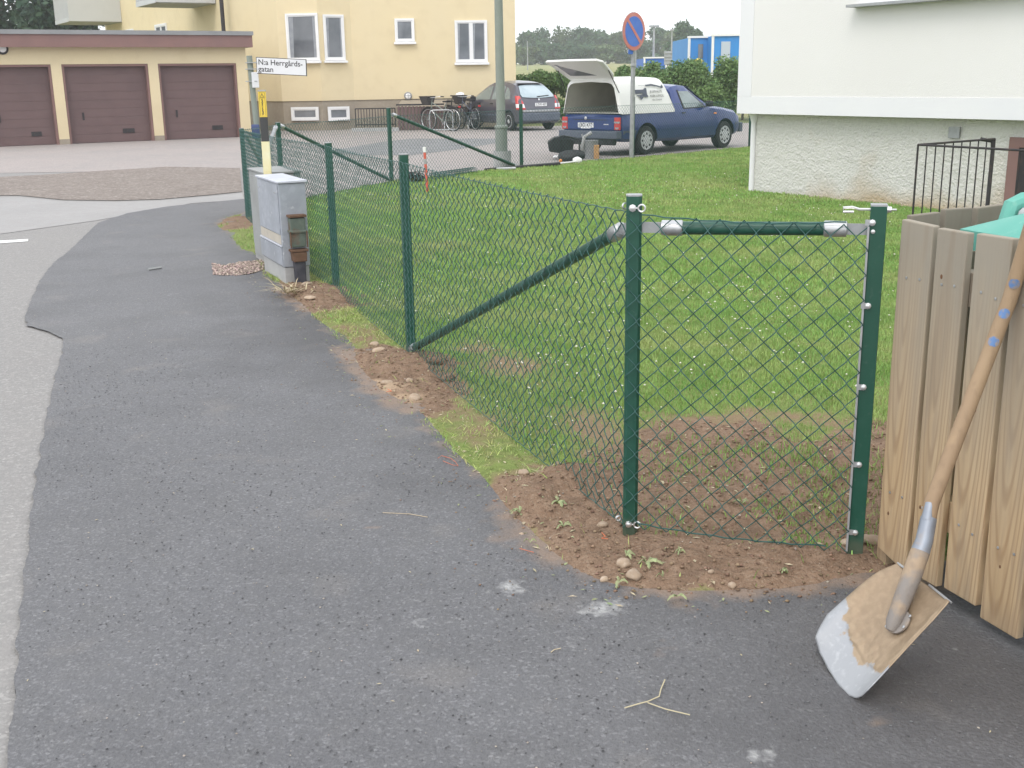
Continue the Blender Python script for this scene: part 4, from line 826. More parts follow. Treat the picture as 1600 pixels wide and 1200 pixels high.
# ================================================================== CABINETS + MARKER POST
def cabinet(A, u, L, Wd, H, mats, label, pl=.14, lidover=.012, detail=True):
    A = Vector(A); u = Vector(u).normalized(); w = Vector((u.y, -u.x, 0))
    if w.x < 0: w = -w
    t = thing('cable_cabinet', label, 'cabinet', A); rz = math.atan2(u.y, u.x); body, lidm = mats
    def P(a, b, z): q = A + u * a + w * b; return Vector((q.x, q.y, z))
    def bx_(a0, a1, b0, b1, z0, z1): return [P(a0, b0, z0), P(a1, b0, z0), P(a1, b1, z0), P(a0, b1, z0), P(a0, b0, z1), P(a1, b0, z1), P(a1, b1, z1), P(a0, b1, z1)]
    MB().hexa(bx_(.008, L - .008, .008, Wd - .008, -.02, pl)).build('plinth', M['concrete'], t, bevel=.004)
    MB().hexa(bx_(0, L, 0, Wd, pl + .004, H - .022)).build('body', body, t, bevel=.004)
    lp = bx_(-lidover, L + lidover, -lidover, Wd + lidover, H - .018, H)
    lp[4:] = [p + Vector((0, 0, -.004 if k in (0, 1) else 0)) for k, p in enumerate(lp[4:])]
    MB().hexa(lp).build('lid', lidm, t, bevel=.003)
    if detail:
        MB().hexa(bx_(.03, L - .03, -.006, -.0005, .39, H - .035)).build('door_panel', body, t, bevel=.002)
        MB().hexa(bx_(.03, L - .03, -.003, -.0004, .315, .385)).build('fascia_strip', M['beige'], t)
        MB().hexa(bx_(.0, L - .01, -.012, -.0005, .298, .311)).build('ledge', lidm, t, bevel=.002)
        MB().hexa(bx_(.01, L - .01, -.008, -.0005, .155, .292)).build('lower_panel', body, t, bevel=.002)
    return t, P
ua = Vector((-.31, .68, 0)).normalized()
tc_, P = cabinet((-1.725, 8.49, 0), ua, .74, .205, .795, (M['cab'], M['cablid']), 'galvanised steel cable cabinet beside the footpath with a rusty green box on its end')
for q in ((.10, .1, .7), (.66, .1, .7)): bolt(tc_, P(q[0] - .0, -.007, q[2]), -Vector((ua.y, -ua.x, 0)), .006, .004)
jb = MB(); y0 = -.002
jb.hexa([P(-.075, .055, .30), P(-.002, .055, .30), P(-.002, .165, .30), P(-.075, .165, .30), P(-.08, .05, .52), P(-.002, .05, .52), P(-.002, .17, .52), P(-.08, .17, .52)])
jbx = jb.build('junction_box', M['rustgreen'], tc_, bevel=.008)
for z, m_ in ((.525, 'rust'), (.41, 'rustgreen'), (.265, 'rust')):
    MB().hexa([P(-.09, .043, z), P(-.001, .043, z), P(-.001, .177, z), P(-.09, .177, z), P(-.09, .043, z + .018), P(-.001, .043, z + .018), P(-.001, .177, z + .018), P(-.09, .177, z + .018)]).build('flange', M[m_], jbx, bevel=.003)
for b_y in (.045, .17): MB().tube([P(-.092, b_y, .30), P(-.092, b_y, .42)], .006, 6).build('clamp_bar', M['rust'], jbx)
MB().hexa([P(-.085, .07, .0), P(-.02, .07, .0), P(-.02, .15, .0), P(-.085, .15, .0), P(-.07, .065, .265), P(-.004, .065, .265), P(-.004, .155, .265), P(-.07, .155, .265)]).build('cable_duct', M['darkpipe'], tc_, bevel=.012)
MB().hexa([P(-.09, .06, .19), P(-.002, .06, .19), P(-.002, .16, .19), P(-.09, .16, .19), P(-.088, .055, .262), P(-.002, .055, .262), P(-.002, .165, .262), P(-.088, .165, .262)]).build('rusty_collar', M['rust'], jbx, bevel=.006)
tc2, P2 = cabinet((-2.005, 9.34, 0), ua, .62, .30, .80, (M['cab2'], M['cab2']), 'second grey cable cabinet standing right behind the steel one', detail=False)
MB().box(P2(.06, -.004, .70), (.03, .006, .05), math.atan2(ua.y, ua.x)).build('lock', M['black'], tc2, bevel=.003)
MB().box(P2(.30, -.005, .40), (.52, .008, .68), math.atan2(ua.y, ua.x)).build('door_panel', M['cab2'], tc2, bevel=.002)
def text(s_, size, m, name, parent, mat4, bold=0):
    cu = bpy.data.curves.new(name, 'FONT'); cu.body = s_; cu.size = size; cu.align_x = 'LEFT'; cu.align_y = 'CENTER'; cu.extrude = .0004; cu.offset = bold; cu.resolution_u = 3; cu.space_line = .82
    tmp = bpy.data.objects.new('tmp', cu); COL.objects.link(tmp); dg = bpy.context.evaluated_depsgraph_get(); dg.update()
    me = bpy.data.meshes.new_from_object(tmp.evaluated_get(dg)); COL.objects.unlink(tmp); bpy.data.objects.remove(tmp)
    me.materials.clear(); me.transform(mat4); return mkobj(name, me, m, parent)
def frame4(o, x, y, flip=False):
    x = Vector(x).normalized(); y = Vector(y).normalized(); z = x.cross(y)
    return Matrix(((x.x, y.x, z.x, o[0]), (x.y, y.y, z.y, o[1]), (x.z, y.z, z.z, o[2]), (0, 0, 0, 1)))
mp_ = Vector((-2.085, 9.30, 0))
mk = thing('cable_marker_post', 'yellow and black cable marker post standing between the two cabinets', 'marker post', mp_)
mpx = onwall(413.5, 150, (-3, 9.3), (3, 9.3)).x; mp_.x = mpx - .02
w_ = .030; rzq = .12
def mbox(z0, z1, w, m, nm_, par=mk): return MB().box((mp_.x, mp_.y, (z0 + z1) / 2), (w * 2, .035, z1 - z0), rzq).build(nm_, m, par, bevel=.003)
ztop = onwall(413, 143, (-3, 9.3), (3, 9.3)).z; zy = onwall(415, 183, (-3, 9.3), (3, 9.3)).z; zk = onwall(418, 221, (-3, 9.3), (3, 9.3)).z
mbox(ztop, ztop + .012, w_ + .002, M['galvd'], 'cap'); yp = mbox(zy, ztop, w_, M['signyellow'], 'warning_panel'); mbox(zk, zy, w_, M['signblack'], 'black_section'); mbox(0, zk, w_ + .002, M['cream'], 'lower_section')
fx = Vector((math.cos(rzq), math.sin(rzq), 0)); fn = Vector((fx.y, -fx.x, 0)); fo = mp_ + fn * .0182
hgt = ztop - zy
for i, ch in enumerate('KABELSKÅP'):
    text(ch, .021, M['signblack'], 'letter', yp, frame4(fo + fx * -.007 + Vector((0, 0, ztop - .064 - i * (hgt - .075) / 8.7)), fx, (0, 0, 1)), .0006)
def strip(a, b, w, m, par, nm_): 
    a, b = Vector(a), Vector(b); d = (b - a).normalized(); n_ = d.cross(fn).normalized() * (w / 2); MB().slab([a - n_, b - n_, b + n_, a + n_], fn * .0005).build(nm_, m, par)
zt = ztop - .008
for sx in (-1, 1): strip(fo + fx * (.021 * sx) + Vector((0, 0, zt)), fo + fx * (.021 * sx) + Vector((0, 0, zy + .012)), .0018, M['signblack'], yp, 'border_line')
for z in (zt, zt - .042): strip(fo + fx * -.021 + Vector((0, 0, z)), fo + fx * .021 + Vector((0, 0, z)), .0018, M['signblack'], yp, 'border_line')
for a, b in (((-.015, -.036), (.0, -.006)), ((0, -.006), (.015, -.036)), ((.015, -.036), (-.015, -.036)), ((0, -.014), (.002, -.03))): strip(fo + fx * a[0] + Vector((0, 0, zt + a[1])), fo + fx * b[0] + Vector((0, 0, zt + b[1])), .0028, M['signblack'], yp, 'warning_symbol')
# ================================================================== SIGNS, LAMP POST
NY = 17.0
def nw(px, py): return onwall(px, py, (-10, NY), (10, NY))
na = nw(395, 120); na.z = 0
ns = thing('street_name_sign', 'white street name sign reading N:a Herrgårdsgatan on a grey pole', 'sign', na)
MB().tube([(na.x - .03, NY, nw(394, 87).z), (na.x + .03, NY, 0)], .043, 12).build('pole', M['greygreen'], ns, smooth=True)
pa, pb, pc, pd_ = nw(401, 89), nw(481, 93), nw(482, 119), nw(402, 115)
for p in (pa, pd_): p.y -= .05
for p in (pb, pc): p.y -= .14
ux = (pb - pa).normalized(); uz = (pa - pd_).normalized(); nn = ux.cross(uz)
if nn.y > 0: nn = -nn
bk = MB().slab([pa, pb, pc, pd_], -nn * .02).build('sign_edge', M['signblack'], ns, bevel=.002)
i_ = .009
MB().slab([pa + ux * i_ - uz * i_ + nn * .001, pb - ux * i_ - uz * i_ + nn * .001, pc - ux * i_ + uz * i_ + nn * .001, pd_ + ux * i_ + uz * i_ + nn * .001], nn * .001).build('sign_face', M['signwhite'], bk)
text('N:a Herrgårds-', .108, M['signblack'], 'lettering', bk, frame4(pa + ux * .03 - uz * .072 + nn * .003, ux, uz), .0012)
text('gatan', .108, M['signblack'], 'lettering', bk, frame4(pa + ux * .03 - uz * .168 + nn * .003, ux, uz), .0012)
for py_ in (98, 108, 127):
    g = nw(394, py_); MB().box((g.x, NY - .01, g.z), (.17, .11, .012)).build('clamp', M['galvd'], ns)
g = nw(397, 125); MB().box((g.x + .03, NY - .055, g.z), (.10, .012, .22), .3).build('small_plate', M['signwhite'], ns, bevel=.01)
g = nw(401, 205); MB().box((g.x, NY - .06, g.z), (.12, .03, .20)).build('blue_tag', M['mutedblue'], ns, bevel=.02)
# no parking sign
sgp = Vector((onwall(986.5, 240, (-10, 21.72), (10, 21.72)).x, 21.72, 0))
npk = thing('no_parking_sign', 'round blue and faded red no parking sign on a galvanised pole at the lawn edge', 'sign', sgp)
def sw(px, py): return onwall(px, py, (-10, sgp.y), (10, sgp.y))
MB().tube([(sgp.x, sgp.y, -.05), (sgp.x + .02, sgp.y, sw(985, 30).z)], .042, 12).build('pole', M['galvd'], npk, smooth=True)
dc = sw(983.5, 49.5); dn = Vector((-.62, -.78, -.02)).normalized(); dn = Vector((.72, -.69, 0)).normalized(); Rz = dn.to_track_quat('Z', 'Y').to_matrix(); dc = dc + dn * .11
RD = .335
disc = MB().lathe([(RD, -.008), (RD, 0)], dc, n=48, M=Rz).build('disc', M['signred'], npk, smooth=True)
MB().lathe([(RD * 1.02, -.012), (RD * 1.02, -.004), (RD * .99, -.003)], dc - dn * .004, n=48, M=Rz).build('rim', M['galvd'], disc, smooth=True)
MB().lathe([(RD * .80, .002), (RD * .80, .004)], dc, n=48, M=Rz).build('blue_field', M['signblue'], disc, smooth=True)
dx_ = Vector((0, 0, 1)).cross(dn).normalized(); uu = (dx_ * 1 + Vector((0, 0, -1))).normalized(); vv = dn.cross(uu)
MB().slab([dc + dn * .006 + uu * a * RD * .84 + vv * b * RD * .085 for a, b in ((-1, -1), (1, -1), (1, 1), (-1, 1))], dn * .002).build('slash', M['signred'], disc)
g = sw(985, 81); MB().box((g.x, g.y - .03, g.z), (.085, .06, .09)).build('blue_collar', M['signblue'], npk, bevel=.01)
MB().box((sgp.x + .01, sgp.y - .03, sw(985, 102).z), (.10, .08, .03)).build('pole_clamp', M['galv'], npk)
# street lamp post
lpb = Vector((-.107, 19.98, 0)); lam = thing('street_lamp', 'grey green street lamp post with stepped base beside the yard fence', 'lamp post', lpb)
def lw(px, py): return onwall(px, py, (-10, lpb.y), (10, lpb.y)).z
MB().lathe([(.155, -.05), (.155, .30), (.15, lw(782, 237)), (.11, lw(782, 237) + .01)], (lpb.x, lpb.y, 0), n=20).build('base_sleeve', M['concrete'], lam, smooth=True)
MB().lathe([(.105, .28), (.103, lw(782, 201)), (.118, lw(782, 200)), (.118, lw(782, 198) + .01), (.082, lw(782, 196) + .01)], (lpb.x - .01, lpb.y, 0), n=20).build('lower_tube', M['greygreen'], lam, smooth=True)
MB().tube([(lpb.x - .01, lpb.y, .66), (lpb.x - .02, lpb.y, 4.0), (lpb.x - .02, lpb.y, 5.2), (lpb.x - .02, lpb.y - .25, 5.5), (lpb.x - .02, lpb.y - .8, 5.62)], [.08, .066, .055, .05, .045], 14).build('mast', M['greygreen'], lam, smooth=True)
MB().blob((lpb.x - .02, lpb.y - 1.05, 5.62), (.14, .32, .09), 3, .02, 2).build('lamp_head', M['galvd'], lam, smooth=True)
# surveyor's stake
sk = G(668, 300, .02); stk = thing('marking_stake', 'red stake with a white top standing in the lawn near the yard fence', 'stake', sk)
st0 = Vector((sk.x, sk.y, 0)); zz = [0, .42, .52, .60, .68]
MB().tube([st0, st0 + Vector((-.015, 0, .40))], .02, 8).build('lower_stake', M['redstake'], stk, smooth=True)
MB().tube([st0 + Vector((-.015, 0, .40)), st0 + Vector((-.018, 0, .47))], .019, 8).build('middle_band', M['galvd'], stk, smooth=True)
MB().tube([st0 + Vector((-.018, 0, .47)), st0 + Vector((-.02, 0, .56))], .019, 8).build('red_band', M['redstake'], stk, smooth=True)
MB().tube([st0 + Vector((-.02, 0, .56)), st0 + Vector((-.022, 0, .63))], .024, 8).build('white_top', M['whitepl'], stk, smooth=True)
# ================================================================== YELLOW BUILDING + GARAGE
def px_on(px, y): return onwall(px, 140, (-20, y), (20, y)).x
def wallseg(mb, a, b, z0, z1, th=.25):
    """wall slab from a to b (camera in front: outer face on the a-b line, thickness goes away from camera)"""
    a = Vector((*a, 0)); b = Vector((*b, 0)); d = (b - a).normalized(); n_ = Vector((-d.y, d.x, 0))
    if n_.dot(a) < 0: n_ = -n_
    mb.hexa([Vector((a.x, a.y, z0)), Vector((b.x, b.y, z0)), Vector((b.x, b.y, z0)) + n_ * th, Vector((a.x, a.y, z0)) + n_ * th, Vector((a.x, a.y, z1)), Vector((b.x, b.y, z1)), Vector((b.x, b.y, z1)) + n_ * th, Vector((a.x, a.y, z1)) + n_ * th])
yb = thing('apartment_building', 'yellow rendered apartment building with grey plinth behind the parking yard', 'building', (-3.7, 37, 0))
W0 = (-10.07 - .52 * 17, 41 + .85 * 17); W1 = (-9.9, 40.75); W2 = (px_on(440, 37.5), 37.5); W3 = (px_on(503, 37.35), 37.35); W4 = (px_on(553, 37.9), 37.9); W5 = (px_on(806.5, 38.6), 38.6); W6 = (W5[0] - 1.2, W5[1] + 10)
ZP = 1.5 - (155.5 - 128.5) * 37.5 / 1750 * 1.0; ZP = onwall(500, 157.5, W2, W3).z
TOP = 9.0; foot = [W0, W1, W2, W3, W4, W5, W6, (W0[0] + 6, W0[1] + 4)]
MB().prism(foot, ZP, TOP).build('wall', M['yellow_wall'], yb)
def inset(poly, d):
    c = Vector((sum(p[0] for p in poly) / len(poly), sum(p[1] for p in poly) / len(poly))); out = []
    for i in range(len(poly)):
        a = Vector(poly[i - 1]); b = Vector(poly[i]); c_ = Vector(poly[(i + 1) % len(poly)])
        n1 = Vector(((b - a).y, -(b - a).x)).normalized(); n2 = Vector(((c_ - b).y, -(c_ - b).x)).normalized()
        if n1.dot(b - c) > 0: n1 = -n1
        if n2.dot(b - c) > 0: n2 = -n2
        out.append(tuple(b + (n1 + n2) * (d / (1 + max(.2, n1.dot(n2))))))
    return out
MB().prism(inset(foot, .03), -.1, ZP + .002).build('plinth', M['plinth_y'], yb)
MB().prism(inset(foot, -.35), TOP, TOP + .25).build('roof', M['roofgrey'], yb)
def window(parent, A, B, corners, mull=(), sill=True, fr=.06, depth=.05, glassm='glass', vname='window'):
    """corners: (pxl, pyt, pxr, pyb) on wall A-B"""
    pxl, pyt, pxr, pyb = corners
    a = onwall(pxl, pyt, A, B); c = onwall(pxr, pyb, A, B); d = Vector((B[0] - A[0], B[1] - A[1], 0)).normalized(); n_ = Vector((d.y, -d.x, 0))
    if n_.dot(a) > 0: n_ = -n_
    z1, z0 = a.z, c.z; w = (Vector((c.x, c.y, 0)) - Vector((a.x, a.y, 0))).dot(d); o = Vector((a.x, a.y, 0)) + n_ * .004
    def pt(u_, z, k): q = o + d * u_ + n_ * k; return Vector((q.x, q.y, z))
    m_ = MB()
    def bar(u0, u1, za, zb_, k0, k1): m_.hexa([pt(u0, za, k0), pt(u1, za, k0), pt(u1, za, k1), pt(u0, za, k1), pt(u0, zb_, k0), pt(u1, zb_, k0), pt(u1, zb_, k1), pt(u0, zb_, k1)])
    bar(0, w, z0, z0 + fr, 0, depth); bar(0, w, z1 - fr, z1, 0, depth); bar(0, fr, z0 + fr, z1 - fr, 0, depth); bar(w - fr, w, z0 + fr, z1 - fr, 0, depth)
    cuts = [fr] + [t * w for t in mull] + [w - fr]
    for t in mull: bar(t * w - fr * .45, t * w + fr * .45, z0 + fr, z1 - fr, 0, depth * .9)
    wo_ = m_.build(vname, M['white_frame'], parent)
    for k in range(len(cuts) - 1):
        u0 = cuts[k] + (fr * .45 if k else 0); u1 = cuts[k + 1] - (fr * .45 if k < len(cuts) - 2 else 0)
        g_ = MB(); g_.hexa([pt(u0, z0 + fr, .002), pt(u1, z0 + fr, .002), pt(u1, z0 + fr, .015), pt(u0, z0 + fr, .015), pt(u0, z1 - fr, .002), pt(u1, z1 - fr, .002), pt(u1, z1 - fr, .015), pt(u0, z1 - fr, .015)]); g_.build('pane', M[glassm], wo_)
        if u1 - u0 > .3 and z1 - z0 > 1.0:
            cw_ = (u1 - u0) * .16
            for ua_, ub_ in ((u0 + .036, u0 + cw_), (u1 - cw_ * .8, u1 - .036)): MB().hexa([pt(ua_, z0 + fr + .036, .0152), pt(ub_, z0 + fr + .036, .0152), pt(ub_, z0 + fr + .036, .017), pt(ua_, z0 + fr + .036, .017), pt(ua_, z1 - fr - .036, .0152), pt(ub_ + .04, z1 - fr - .036, .0152), pt(ub_ + .04, z1 - fr - .036, .017), pt(ua_, z1 - fr - .036, .017)]).build('curtain', M['curtain'], wo_)
        s2_ = MB(); e = .035
        for q in ((u0, u1, z0 + fr, z0 + fr + e), (u0, u1, z1 - fr - e, z1 - fr), (u0, u0 + e, z0 + fr + e, z1 - fr - e), (u1 - e, u1, z0 + fr + e, z1 - fr - e)):
            s2_.hexa([pt(q[0], q[2], .016), pt(q[1], q[2], .016), pt(q[1], q[2], .034), pt(q[0], q[2], .034), pt(q[0], q[3], .016), pt(q[1], q[3], .016), pt(q[1], q[3], .034), pt(q[0], q[3], .034)])
        s2_.build('sash', M['white_frame'], wo_)
    if sill:
        s_ = MB(); s_.hexa([pt(-.04, z0 - .08, 0), pt(w + .04, z0 - .08, 0), pt(w + .04, z0 - .08, .14), pt(-.04, z0 - .08, .14), pt(-.04, z0 - .002, 0), pt(w + .04, z0 - .002, 0), pt(w + .04, z0 - .03, .14), pt(-.04, z0 - .03, .14)]); s_.build('sill', M['white_frame'], wo_)
    return wo_
window(yb, W2, W3, (445.5, 21.5, 500.5, 94.5)); window(yb, W3, W4, (503.5, 22.5, 539.5, 94))
window(yb, W4, W5, (616, 29, 648, 65)); window(yb, W4, W5, (710, 32, 762, 97), (.5,))
window(yb, W2, W3, (455, 167.5, 499, 188), fr=.07, sill=False, vname='basement_window'); window(yb, W3, W4, (511.5, 167, 546, 188), fr=.07, sill=False, vname='basement_window')
window(yb, W0, W1, (243, 39, 263, 62), (.5,), fr=.08); window(yb, W0, W1, (196, 47, 211, 66), fr=.08)
# balconies
def balcony(s0, s1, depth, z0, h, label=None):
    d = Vector((-.52, .85, 0)).normalized(); n_ = Vector((-.853, -.522, 0)); base = Vector((-10.07, 41, 0))
    def pt(s_, k, z): q = base + d * s_ + n_ * k; return Vector((q.x, q.y, z))
    def bxx(a, b, k0, k1, za, zb_): return [pt(a, k0, za), pt(b, k0, za), pt(b, k1, za), pt(a, k1, za), pt(a, k0, zb_), pt(b, k0, zb_), pt(b, k1, zb_), pt(a, k1, zb_)]
    sl_ = MB().hexa(bxx(s0, s1, .002, depth, z0, z0 + .14)).build('balcony', M['concrete'], yb)
    MB().hexa(bxx(s0 - .04, s0 - .002, .01, depth + .05, z0 + .02, z0 + h)).build('side_panel', M['balc'], sl_)
    MB().hexa(bxx(s1 + .002, s1 + .04, .01, depth + .05, z0 + .02, z0 + h)).build('side_panel', M['balc'], sl_)
    m_ = MB(); n = int((s1 - s0) / .16)
    for k in range(n): a = s0 + (s1 - s0) * (k + .2) / n; m_.hexa(bxx(a, a + .07, depth + .005, depth + .035, z0 + .1, z0 + h))
    m_.hexa(bxx(s0, s1, depth + .036, depth + .07, z0, z0 + .16)); m_.hexa(bxx(s0, s1, depth + .036, depth + .07, z0 + h - .1, z0 + h))
    m_.build('railing', M['balc'], sl_)
balcony(.0, 2.6, 2.0, 4.2, 1.15); balcony(13.6, 16.6, 2.2, 4.25, 1.2)
# downpipe and corner pipe
g0 = onwall(348, 30, (-20, 39.9), (20, 39.9)); MB().tube([(g0.x, g0.y, 2.5), (g0.x, g0.y, 8.8)], .07, 10).build('downpipe', M['blackiron'], yb, smooth=True)
# round wall lamp on the right wing
lg = onwall(637.5, 150, W4, W5); dW = Vector((W5[0] - W4[0], W5[1] - W4[1], 0)).normalized(); nW = Vector((dW.y, -dW.x, 0)); nW = nW if nW.y < 0 else -nW
wl = thing('wall_lamp', 'round grey bulkhead lamp on the yellow wall above the basement gate', 'lamp', lg)
RW = nW.to_track_quat('Z', 'Y').to_matrix()
MB().lathe([(.13, .0), (.13, .05), (.10, .07)], lg, n=20, M=RW).build('lamp_rim', M['roofgrey'], wl, smooth=True)
MB().lathe([(.09, .06), (.085, .09), (.05, .105)], lg, n=20, M=RW).build('lamp_glass', M['whitepl'], wl, smooth=True)
MB().box(lg + nW * .10 + Vector((0, 0, .02)), (.18, .02, .012)).build('lamp_guard', M['roofgrey'], wl); MB().box(lg + nW * .10, (.012, .02, .18)).build('lamp_guard', M['roofgrey'], wl)
# basement stair: dark gate and railing
gt = thing('basement_gate', 'brown boarded gate to the basement stair in the grey plinth', 'gate', onwall(650, 205, W4, W5))
YG = 36.3
def gw(px, py): return onwall(px, py, (-10, YG), (10, YG))
for i in range(13):
    a = 621 + i * 5.6; p0 = gw(a, 166); p1 = gw(a + 5.0, 203)
    MB().box(((p0.x + p1.x) / 2, p0.y, (p0.z + max(.02, p1.z)) / 2), (p1.x - p0.x, .03, p0.z - max(.02, p1.z))).build('board', M['brown_door'], gt)
p0 = gw(619, 164); p1 = gw(694, 164); MB().box(((p0.x + p1.x) / 2, p0.y, p0.z), (p1.x - p0.x, .07, .05)).build('top_rail', M['blackiron'], gt)
MB().hexa([Vector(q) for q in ((p0.x, YG + .04, -.05), (p1.x, YG + .04, -.05), (p1.x, W4[1] + .2, -.05), (p0.x, W4[1] + .2, -.05), (p0.x, YG + .04, .72), (p1.x, YG + .04, .72), (p1.x, W4[1] + .2, .9), (p0.x, W4[1] + .2, .9))]).build('stair_housing', M['plinth_y'], gt)
def railing(name, label, pts, z0, z1, n_, r=.012, rb=.02, m=None, cat='railing'):
    m = m or M['blackiron']; t = thing(name, label, cat, (*pts[0][:2], 0))
    for a, b, k in zip(pts[:-1], pts[1:], n_):
        a = Vector((*a[:2], 0)); b = Vector((*b[:2], 0))
        for z in (z0 + .08, z1): MB().tube([a + Vector((0, 0, z)), b + Vector((0, 0, z))], rb, 6).build('rail', m, t)
        for i in range(k + 1): q = a.lerp(b, i / k); MB().tube([(q.x, q.y, z0), (q.x, q.y, z1)], rb if i in (0, k) else r, 6).build('bar', m, t)
    return t
ra_ = gw(555, 170); rbn = gw(617, 168)
railing('stair_railing', 'black vertical bar railing in front of the yellow building plinth', [(ra_.x, ra_.y), (rbn.x, rbn.y)], .12, ra_.z, [14], .012, .018)
rc_ = gw(694, 168); rd_ = gw(728, 168)
railing('stair_railing', 'short black bar railing behind the parked bicycles', [(rc_.x, rc_.y), (rd_.x, rd_.y)], .12, ra_.z, [8], .012, .018)
kb = gw(552, 203); ke = gw(625, 205); 
tag(MB().box(((kb.x + ke.x) / 2, kb.y - .3, .05), (ke.x - kb.x, .12, .12)).build('kerb_stone', M['concrete'], bevel=.01), 'pale concrete kerb in front of the plinth railing', 'kerb')
# garage block
GA = Vector((-13.336, 30.056, 0)); GB = Vector((-7.72, 33.46, 0)); gd = (GB - GA).normalized(); gn = Vector((-gd.y, gd.x, 0))
ga = thing('garage_block', 'low yellow garage block with three brown doors in view', 'garage', GA)
def gwl(px, py): return onwall(px, py, GA, GB)
GH = 2.62; s_end = (gwl(388, 140) - GA).dot(gd); s_start = -4.5
def gpt(s_, k, z): q = GA + gd * s_ + gn * k; return Vector((q.x, q.y, z))
def gbx(a, b, k0, k1, z0, z1): return [gpt(a, k0, z0), gpt(b, k0, z0), gpt(b, k1, z0), gpt(a, k1, z0), gpt(a, k0, z1), gpt(b, k0, z1), gpt(b, k1, z1), gpt(a, k1, z1)]
DH = gwl(160, 100).z
drs = []
for l_, r_ in (((-40), 79), (95.5, 231), (246.5, 369)): drs.append(((gwl(l_, 101) - GA).dot(gd), (gwl(r_, 101) - GA).dot(gd)))
w_b = MB(); cur = s_start
edges_ = [(s_start, drs[0][0])] + [(drs[i][1], drs[i + 1][0]) for i in range(2)] + [(drs[2][1], s_end)]
for a, b in edges_: w_b.hexa(gbx(a, b, 0, .3, .14, DH))
w_b.hexa(gbx(s_start, s_end, 0, .3, DH, GH)); w_b.hexa(gbx(s_end - .3, s_end, .3, 6, .0, GH)); w_b.hexa(gbx(s_start, s_end - .3, 5.7, 6, 0, GH))
w_b.build('wall', M['yellow_wall'], ga)
for a, b in edges_: MB().hexa(gbx(a - .0, b + .0, -.008, .3, -.05, .138)).build('plinth', M['plinth_y'], ga)
for a, b in drs:
    dm = MB().hexa(gbx(a + .05, b - .05, .17, .21, .01, DH - .05)).build('garage_door', M['brown_door'], ga)
    for k in range(1, 9):
        z = .01 + (DH - .06) * k / 9; MB().hexa(gbx(a + .06, b - .06, .165, .1695, z - .2175, z - .0015)).build('door_panel', M['brown_door'], dm, bevel=.004)
    MB().hexa(gbx(a + .42, a + .47, .146, .157, .62, .82)).build('handle', M['blackiron'], dm)
    wv = b - a; MB().hexa(gbx(b - wv * .36, b - wv * .22, .148, .157, .24, .36)).build('vent', M['blackiron'], dm)
    fr_ = MB(); fr_.hexa(gbx(a, a + .06, .02, .2, 0, DH)); fr_.hexa(gbx(b - .06, b, .02, .2, 0, DH)); fr_.hexa(gbx(a + .06, b - .06, .02, .2, DH - .06, DH)); fr_.build('door_frame', M['brown'], ga)
zf0 = gwl(200, 73).z - .02; zf1 = gwl(200, 55).z; zf2 = gwl(200, 50).z
MB().hexa(gbx(s_start, s_end + .12, -.32, -.28, zf0, zf1)).build('fascia', M['brown'], ga); MB().hexa(gbx(s_end + .08, s_end + .12, -.28, 6.2, zf0, zf1)).build('fascia', M['brown'], ga)
MB().hexa(gbx(s_start, s_end + .15, -.36, 6.3, zf1 + .002, zf2 + .03)).build('roof', M['roofgrey'], ga)
MB().hexa(gbx(s_start, s_end + .075, -.275, 6.1, GH + .002, GH + .04)).build('soffit', M['brown'], ga)
glp = gwl(3, 76); RG = (-gn).to_track_quat('Z', 'Y').to_matrix()
gl = thing('wall_lamp', 'round wall lamp above the leftmost garage door at the picture edge', 'lamp', glp)
MB().lathe([(.15, 0), (.15, .06), (.11, .08)], glp, n=20, M=RG).build('lamp_rim', M['blackiron'], gl, smooth=True); MB().lathe([(.10, .07), (.09, .10), (.05, .11)], glp, n=20, M=RG).build('lamp_glass', M['whitepl'], gl, smooth=True)
# ================================================================== WHITE BUILDING
wbA = Vector((3.02, 15.15, 0)); wd = Vector((2.25, -3.75, 0)).normalized(); wn = Vector((-wd.y, wd.x, 0)); wn = wn if wn.x > 0 else -wn   # into the house
wb = thing('white_building', 'white rendered house with roughcast plinth overhung by its upper wall', 'building', wbA)
def wpt(s_, k, z): q = wbA + wd * s_ + wn * k; return Vector((q.x, q.y, z))
def wbx(a, b, k0, k1, z0, z1): return [wpt(a, k0, z0), wpt(b, k0, z0), wpt(b, k1, z0), wpt(a, k1, z0), wpt(a, k0, z1), wpt(b, k0, z1), wpt(b, k1, z1), wpt(a, k1, z1)]
def wh(px, py): return onplane(px, py, wbA, wn)
ZB = wh(1330, 181.5).z
SB = 4.35   # where the wall bends out a little
m_ = MB(); m_.hexa(wbx(.003, SB, .004, 8, ZB + .005, 6.5)); p = wbx(SB, 12, .004, 8, ZB + .005, 6.5)
for i in (0, 4): pass
m_.hexa(p); m_.build('upper_wall', M['white_wall'], wb)
MB().hexa(wbx(-.0, 12, -.002, .003, ZB, ZB + .215)).build('trim_band', M['white_trim'], wb); MB().hexa(wbx(-.0, .25, -.002, .003, ZB + .217, 6.5)).build('corner_band', M['white_trim'], wb)
MB().hexa(wbx(-.003, 12, .004, 8, ZB - .0, ZB + .004)).build('soffit', M['white_trim'], wb)
MB().hexa(wbx(-.004, -.0, -.002, 8, ZB, 6.5)).build('gable_band', M['white_trim'], wb)
